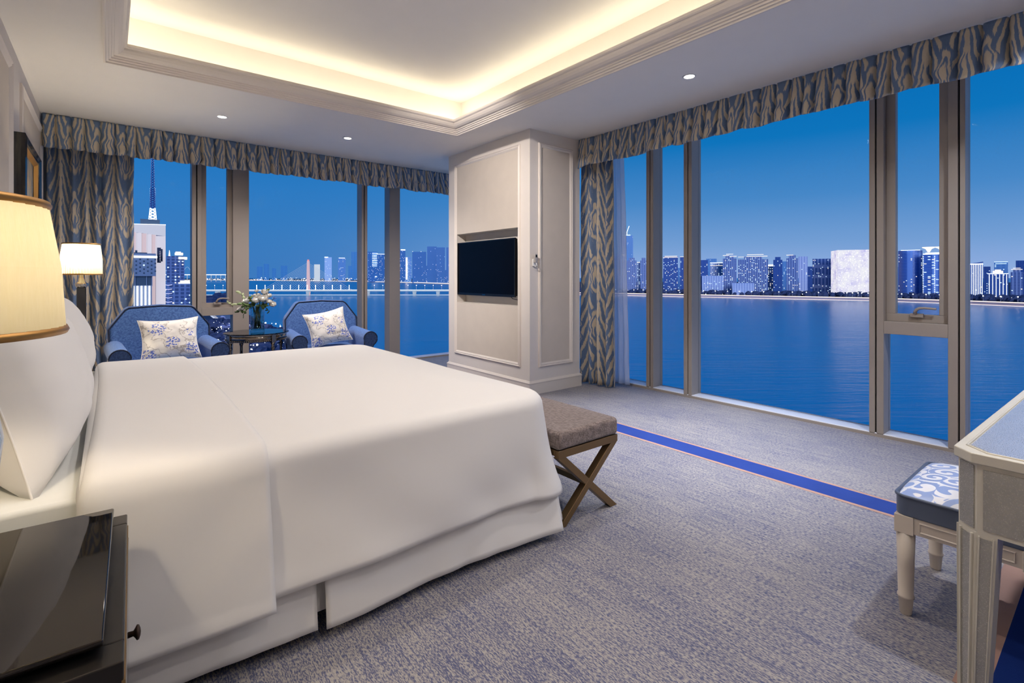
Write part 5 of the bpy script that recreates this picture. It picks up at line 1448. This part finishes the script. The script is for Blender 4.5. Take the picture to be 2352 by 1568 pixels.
t_ = obj('pale_water_line', mb, emat('pale_line_glow', (.8, .92, 1, 1), .8), loc=(E(708, DW_(677.6))[0], E(708, DW_(677.6))[1], WZ), rot=(0, 0, -YAW)); tag(t_, 'thin pale line of light floating on the water below the bridge', 'streak')
# far arch bridge
bx2, by2 = E(430, 7000); K2 = 7000 / F
t_ = thing('arch_bridge', 'tiny lit arch bridge on the horizon left of the window mullion', 'bridge', (bx2, by2, WZ), -YAW)
zz = lambda py_: CAMH + (HY - py_) * K2 - WZ
obj('arch', MB().tube([(K2 * (-11 + 22 * i / 16), 0, zz(630) + K2 * 17 * math.sin(math.pi * i / 16)) for i in range(17)], 2.2, 4), M['cable'], t_)
obj('deck', MB().box(-K2 * 60, K2 * 120, -8, 8, zz(631.5), zz(630)), EW, t_)
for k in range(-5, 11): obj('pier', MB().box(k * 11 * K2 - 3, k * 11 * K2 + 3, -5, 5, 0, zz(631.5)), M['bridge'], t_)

# ------------------------------------------------------------------ near bank at the left: tower, flats, road, trees
NB = WZ + 4
g = obj('near_bank', flat([E(-900, 160), E(250, 180), E(480, 330), E(560, 400), E(640, 410), E(652, 440), E(600, 600), E(556, 900), E(500, 1350), E(300, 1500), E(-400, 1400)], WZ - 1, NB), M['bank']); tag(g, 'dark near bank of the river below the left armchair window', 'river bank', kind='structure')
def road(label, pts, wd, mat, name='riverside_road'):
    mb = MB(); P_ = [Vector((*E(a_, d_), NB + .4)) for a_, d_ in pts]
    for a_, b_ in zip(P_[:-1], P_[1:]):
        t2 = (b_ - a_).normalized(); n_ = Vector((-t2.y, t2.x, 0)) * wd / 2
        mb.hexa([tuple(a_ - n_ - Vector((0, 0, .4))), tuple(a_ + n_ - Vector((0, 0, .4))), tuple(b_ + n_ - Vector((0, 0, .4))), tuple(b_ - n_ - Vector((0, 0, .4))), tuple(a_ - n_), tuple(a_ + n_), tuple(b_ + n_), tuple(b_ - n_)])
    return tag(obj(name, mb, mat), label, 'road')
road('floodlit riverside road on the near bank seen between chair and table', [(490, 860), (520, 700), (545, 560), (575, 470), (610, 400), (640, 360)], 26, M['road'])
road('pale lit path running beside the near riverside road', [(485, 760), (510, 620), (525, 520), (560, 430)], 6, emat('lit_path', (.8, .84, 1, 1), .7), 'lit_path')  # the path's light is put in as its own glow
mb = MB(); r_ = random.Random(3)
for k in range(300):
    p_ = r_.uniform(470, 650); D_ = r_.uniform(330, 640) - max(0, p_ - 540) * 1.5; x_, y_ = E(p_, D_); s_ = r_.uniform(2.5, 5.5)
    mb.ball((x_, y_, NB + s_), s_, 6, 4, (1, 1, .9), .25)
for k in range(60):
    p_ = r_.gauss(490, 22); D_ = r_.uniform(900, 1250); x_, y_ = E(p_, D_); s_ = r_.uniform(7, 14); mb.ball((x_, y_, NB + s_ * .6), s_, 6, 4, (1.2, 1.2, .8), .2)
tag(obj('park_trees', mb, M['tree_dark']), 'clumped dark trees of the park on the near bank', 'trees', kind='stuff')
mb = MB()
for k in range(150):
    p_ = r_.uniform(480, 655); D_ = r_.uniform(340, 560); x_, y_ = E(p_, D_); mb.ball((x_, y_, NB + r_.uniform(5, 10)), r_.choice((.2, .3, .45, .8)), 5, 4)
tag(obj('park_lights', mb, EW), 'bright park and street lights on the near bank', 'lights', kind='stuff')
for p_, d_ in ((515, 640), (545, 500), (600, 400)):
    x_, y_ = E(p_, d_); add_light('added_road_light', 'POINT', (x_, y_, NB + 22), (0, 0, 0), 45000, lin(220, 226, 255), shadow_soft_size=.6)  # added lamps without fixtures, brightening the near road and park
# broadcasting tower block at left
DT = 285.0; KT = DT / F
tx_, ty_ = E(340, DT)
THT = math.atan((340 - CX) / F)
tw = thing('broadcast_tower', 'floodlit white tower block with a lattice mast beside the ikat drape', 'building', (tx_, ty_, NB), -YAW - THT)
def tz_(py_): return CAMH + (HY - py_) * KT - NB
def tx(px_): return (px_ - 340) * KT * math.cos(THT)
LITW = emat('floodlit_white_glow', (.86, .80, .90, 1), .72); LITP = emat('floodlit_pink_glow', (.95, .72, .76, 1), .62); GREYX = pmat('grey_cladding', lin(120, 132, 158), .7, vary=.1); DGX = pmat('dark_cladding', lin(52, 72, 96), .6, vary=.1)  # floodlight on the tower put into its panels as glow
obj('body', MB().box(tx(255), tx(378), 0, 26, 0, tz_(535)), GREYX, tw)
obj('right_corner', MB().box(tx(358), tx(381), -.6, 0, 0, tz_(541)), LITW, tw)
obj('roof_panel', MB().prism([(tx(255), tz_(529)), (tx(381), tz_(541)), (tx(381), tz_(514)), (tx(255), tz_(518))], -.9, 0, 'y'), emat('floodlit_grille_glow', (.72, .72, .84, 1), .72), tw)
obj('roof_edge', MB().prism([(tx(255), tz_(518)), (tx(381.5), tz_(514.6)), (tx(381.5), tz_(513.6)), (tx(255), tz_(517))], -1.2, 26, 'y'), EW, tw)
xs_ = (276, 288, 300, 313, 325, 337, 348, 358)
for i, (a_, b_) in enumerate(zip(xs_[:-1], xs_[1:])):
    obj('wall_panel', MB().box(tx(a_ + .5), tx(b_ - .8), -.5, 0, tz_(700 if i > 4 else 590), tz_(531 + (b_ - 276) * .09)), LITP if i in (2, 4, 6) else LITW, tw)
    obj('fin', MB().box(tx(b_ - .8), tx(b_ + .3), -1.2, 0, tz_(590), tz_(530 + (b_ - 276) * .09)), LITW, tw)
obj('rooftop_plant', MB().box(tx(322), tx(368), 6, 20, tz_(517), tz_(501)), DGX, tw)
bxo = obj('hanging_block', MB().box(tx(255), tx(358), -7, 0, tz_(634), tz_(583)), GREYX, tw)
obj('block_roof_light', MB().box(tx(255), tx(361), -7.4, -6.8, tz_(593), tz_(588.5)), EW, bxo)
for i in range(9):
    for j in range(8):
        if (i + j) % 2: continue
        obj('window', MB().box(tx(286 + i * 8.6), tx(289.6 + i * 8.6), -7.12, -6.9, tz_(598 + j * 4.4), tz_(594.6 + j * 4.4)), (ECY if (i * 7 + j * 3) % 11 == 0 else DGX), bxo)
obj('roof_unit', MB().box(tx(262), tx(338), -6, -1, tz_(583), tz_(581)), DGX, bxo); obj('roof_unit', MB().box(tx(311), tx(316), -5, -2, tz_(581), tz_(576)), DGX, bxo)
obj('recessed_floor', MB().box(tx(255), tx(349), -5, 0, tz_(656), tz_(634)), DGX, tw)
for a_ in (310, 336, 348): obj('column', MB().box(tx(a_), tx(a_ + 2), -5.4, -5, tz_(656), tz_(634)), GREYX, tw)
lowb = obj('lower_block', MB().box(tx(255), tx(349), -5.5, 0, 0, tz_(655)), GREYX, tw)
for k in range(9): obj('light_fin', MB().box(tx(270 + k * 8.9), tx(274 + k * 8.9), -6.2, -5.5, 0, tz_(656)), EW, lowb)
sg_ = obj('sign_board', MB().box(tx(361), tx(370), -1.0, -.6, tz_(603), tz_(568)).box(tx(370), tx(374), -1.0, -.6, tz_(600), tz_(571)), pmat('sign_black', lin(40, 44, 70), .6), tw)
for k in range(4):
    a_, b_ = 368, 577 + k * 6
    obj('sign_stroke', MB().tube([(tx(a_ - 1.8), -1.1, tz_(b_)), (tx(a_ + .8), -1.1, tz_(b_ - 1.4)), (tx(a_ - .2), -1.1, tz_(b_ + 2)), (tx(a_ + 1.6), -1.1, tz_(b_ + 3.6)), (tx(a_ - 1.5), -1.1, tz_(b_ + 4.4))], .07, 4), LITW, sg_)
mast = obj('mast', MB().box(tx(346), tx(358), 11, 14, tz_(501), tz_(499)), DGX, tw)
def lattice(py0, py1, w0, w1, n, mat, name, r):
    mb = MB()
    for sx_ in (-1, 1):
        for sy_ in (-1, 1): mb.tube([(tx(351) + sx_ * w0, 12.5 + sy_ * w0, tz_(py0)), (tx(351) + sx_ * w1, 12.5 + sy_ * w1, tz_(py1))], r, 4)
    for k in range(n):
        a_, b_ = k / n, (k + 1) / n; wa, wb = w0 + (w1 - w0) * a_, w0 + (w1 - w0) * b_; za, zb = tz_(py0 + (py1 - py0) * a_), tz_(py0 + (py1 - py0) * b_)
        for sy_ in (-1, 1):
            mb.tube([(tx(351) - wa, 12.5 + sy_ * wa, za), (tx(351) + wb, 12.5 + sy_ * wb, zb)], r * .8, 4); mb.tube([(tx(351) + wa, 12.5 + sy_ * wa, za), (tx(351) - wb, 12.5 + sy_ * wb, zb)], r * .8, 4)
    return obj(name, mb, mat, mast)
lattice(500, 472, 1.9, 1.25, 4, EW, 'lattice_lit', .20)
lattice(472, 425, 1.25, 1.15, 9, pmat('mast_blue_steel', lin(30, 52, 130), .6), 'lattice_section', .16)
lattice(425, 330, 1.0, .45, 16, pmat('mast_blue_steel_b', lin(30, 52, 130), .6), 'lattice_section', .13)
mb = MB()
for k in range(34):
    py_ = 470 - k * 4.0; w_ = 1.2 if py_ > 425 else .95 - (425 - py_) / 95 * .5
    for sx_ in (-1, 1): mb.ball((tx(351) + sx_ * w_, 12.5 - w_, tz_(py_)), .17, 5, 4)
ml = obj('mast_lights', mb, emat('mast_light', (.6, .75, 1, 1), 1.6), mast); ml['kind'] = 'stuff'
# residential towers behind it
FC['night'] = facade('facade_night_flats', lin(96, 116, 166), lin(52, 74, 124), 4, 3.2)
t_, wd, h, dp = building('stepped apartment tower with floodlit roof tiers next to the broadcast tower', 382, 424, 588, 520, fac='night', lit=.16, z0=NB, dep=30, winw=1.3, winh=1.2, pitch=2.6, floor_h=3.2, name='apartment_tower')
for a_, b_, z_, th in ((.46, .92, 3, 2.4), (.66, 1.15, -7, 2.6), (.5, .8, 7, 1.6)):
    obj('roof_tier', MB().box(-wd / 2 + a_ * wd, -wd / 2 + b_ * wd, -3, 14, h + z_ * .45 * 1.0, h + (z_ + th * 2) * .45), EWA, t_)  # floodlight on the roof tiers put in as glow
obj('spire', MB().lathe([(.8, h), (.2, h + 6)], 6, -wd * .33, 4), EW, t_)
t_, wd, h, dp = building('lower apartment block with curved blue light arcs below the stepped tower', 384, 441, 651, 430, fac='night', lit=.20, z0=NB, dep=30, winw=1.2, winh=1.1, pitch=2.5, floor_h=3.2, name='apartment_block', crown=[('W', .45, 1, 0, 1.6)])
for k in range(7): obj('light_arc', MB().tube([(-wd / 2 - 1.0, -1.0, h - 1 - k * 3.6), (-wd / 2 + .8, -2.4, h - 1.4 - k * 3.6), (-wd / 2 + 3.5, -1.0, h - 1 - k * 3.6)], .22, 4), emat('violet_light_%d' % k, (.66, .66, 1, 1), 1.3), t_)
obj('roof_lantern', MB().box(wd * .02, wd * .42, 0, 10, h, h + 2.6), EWA, t_)
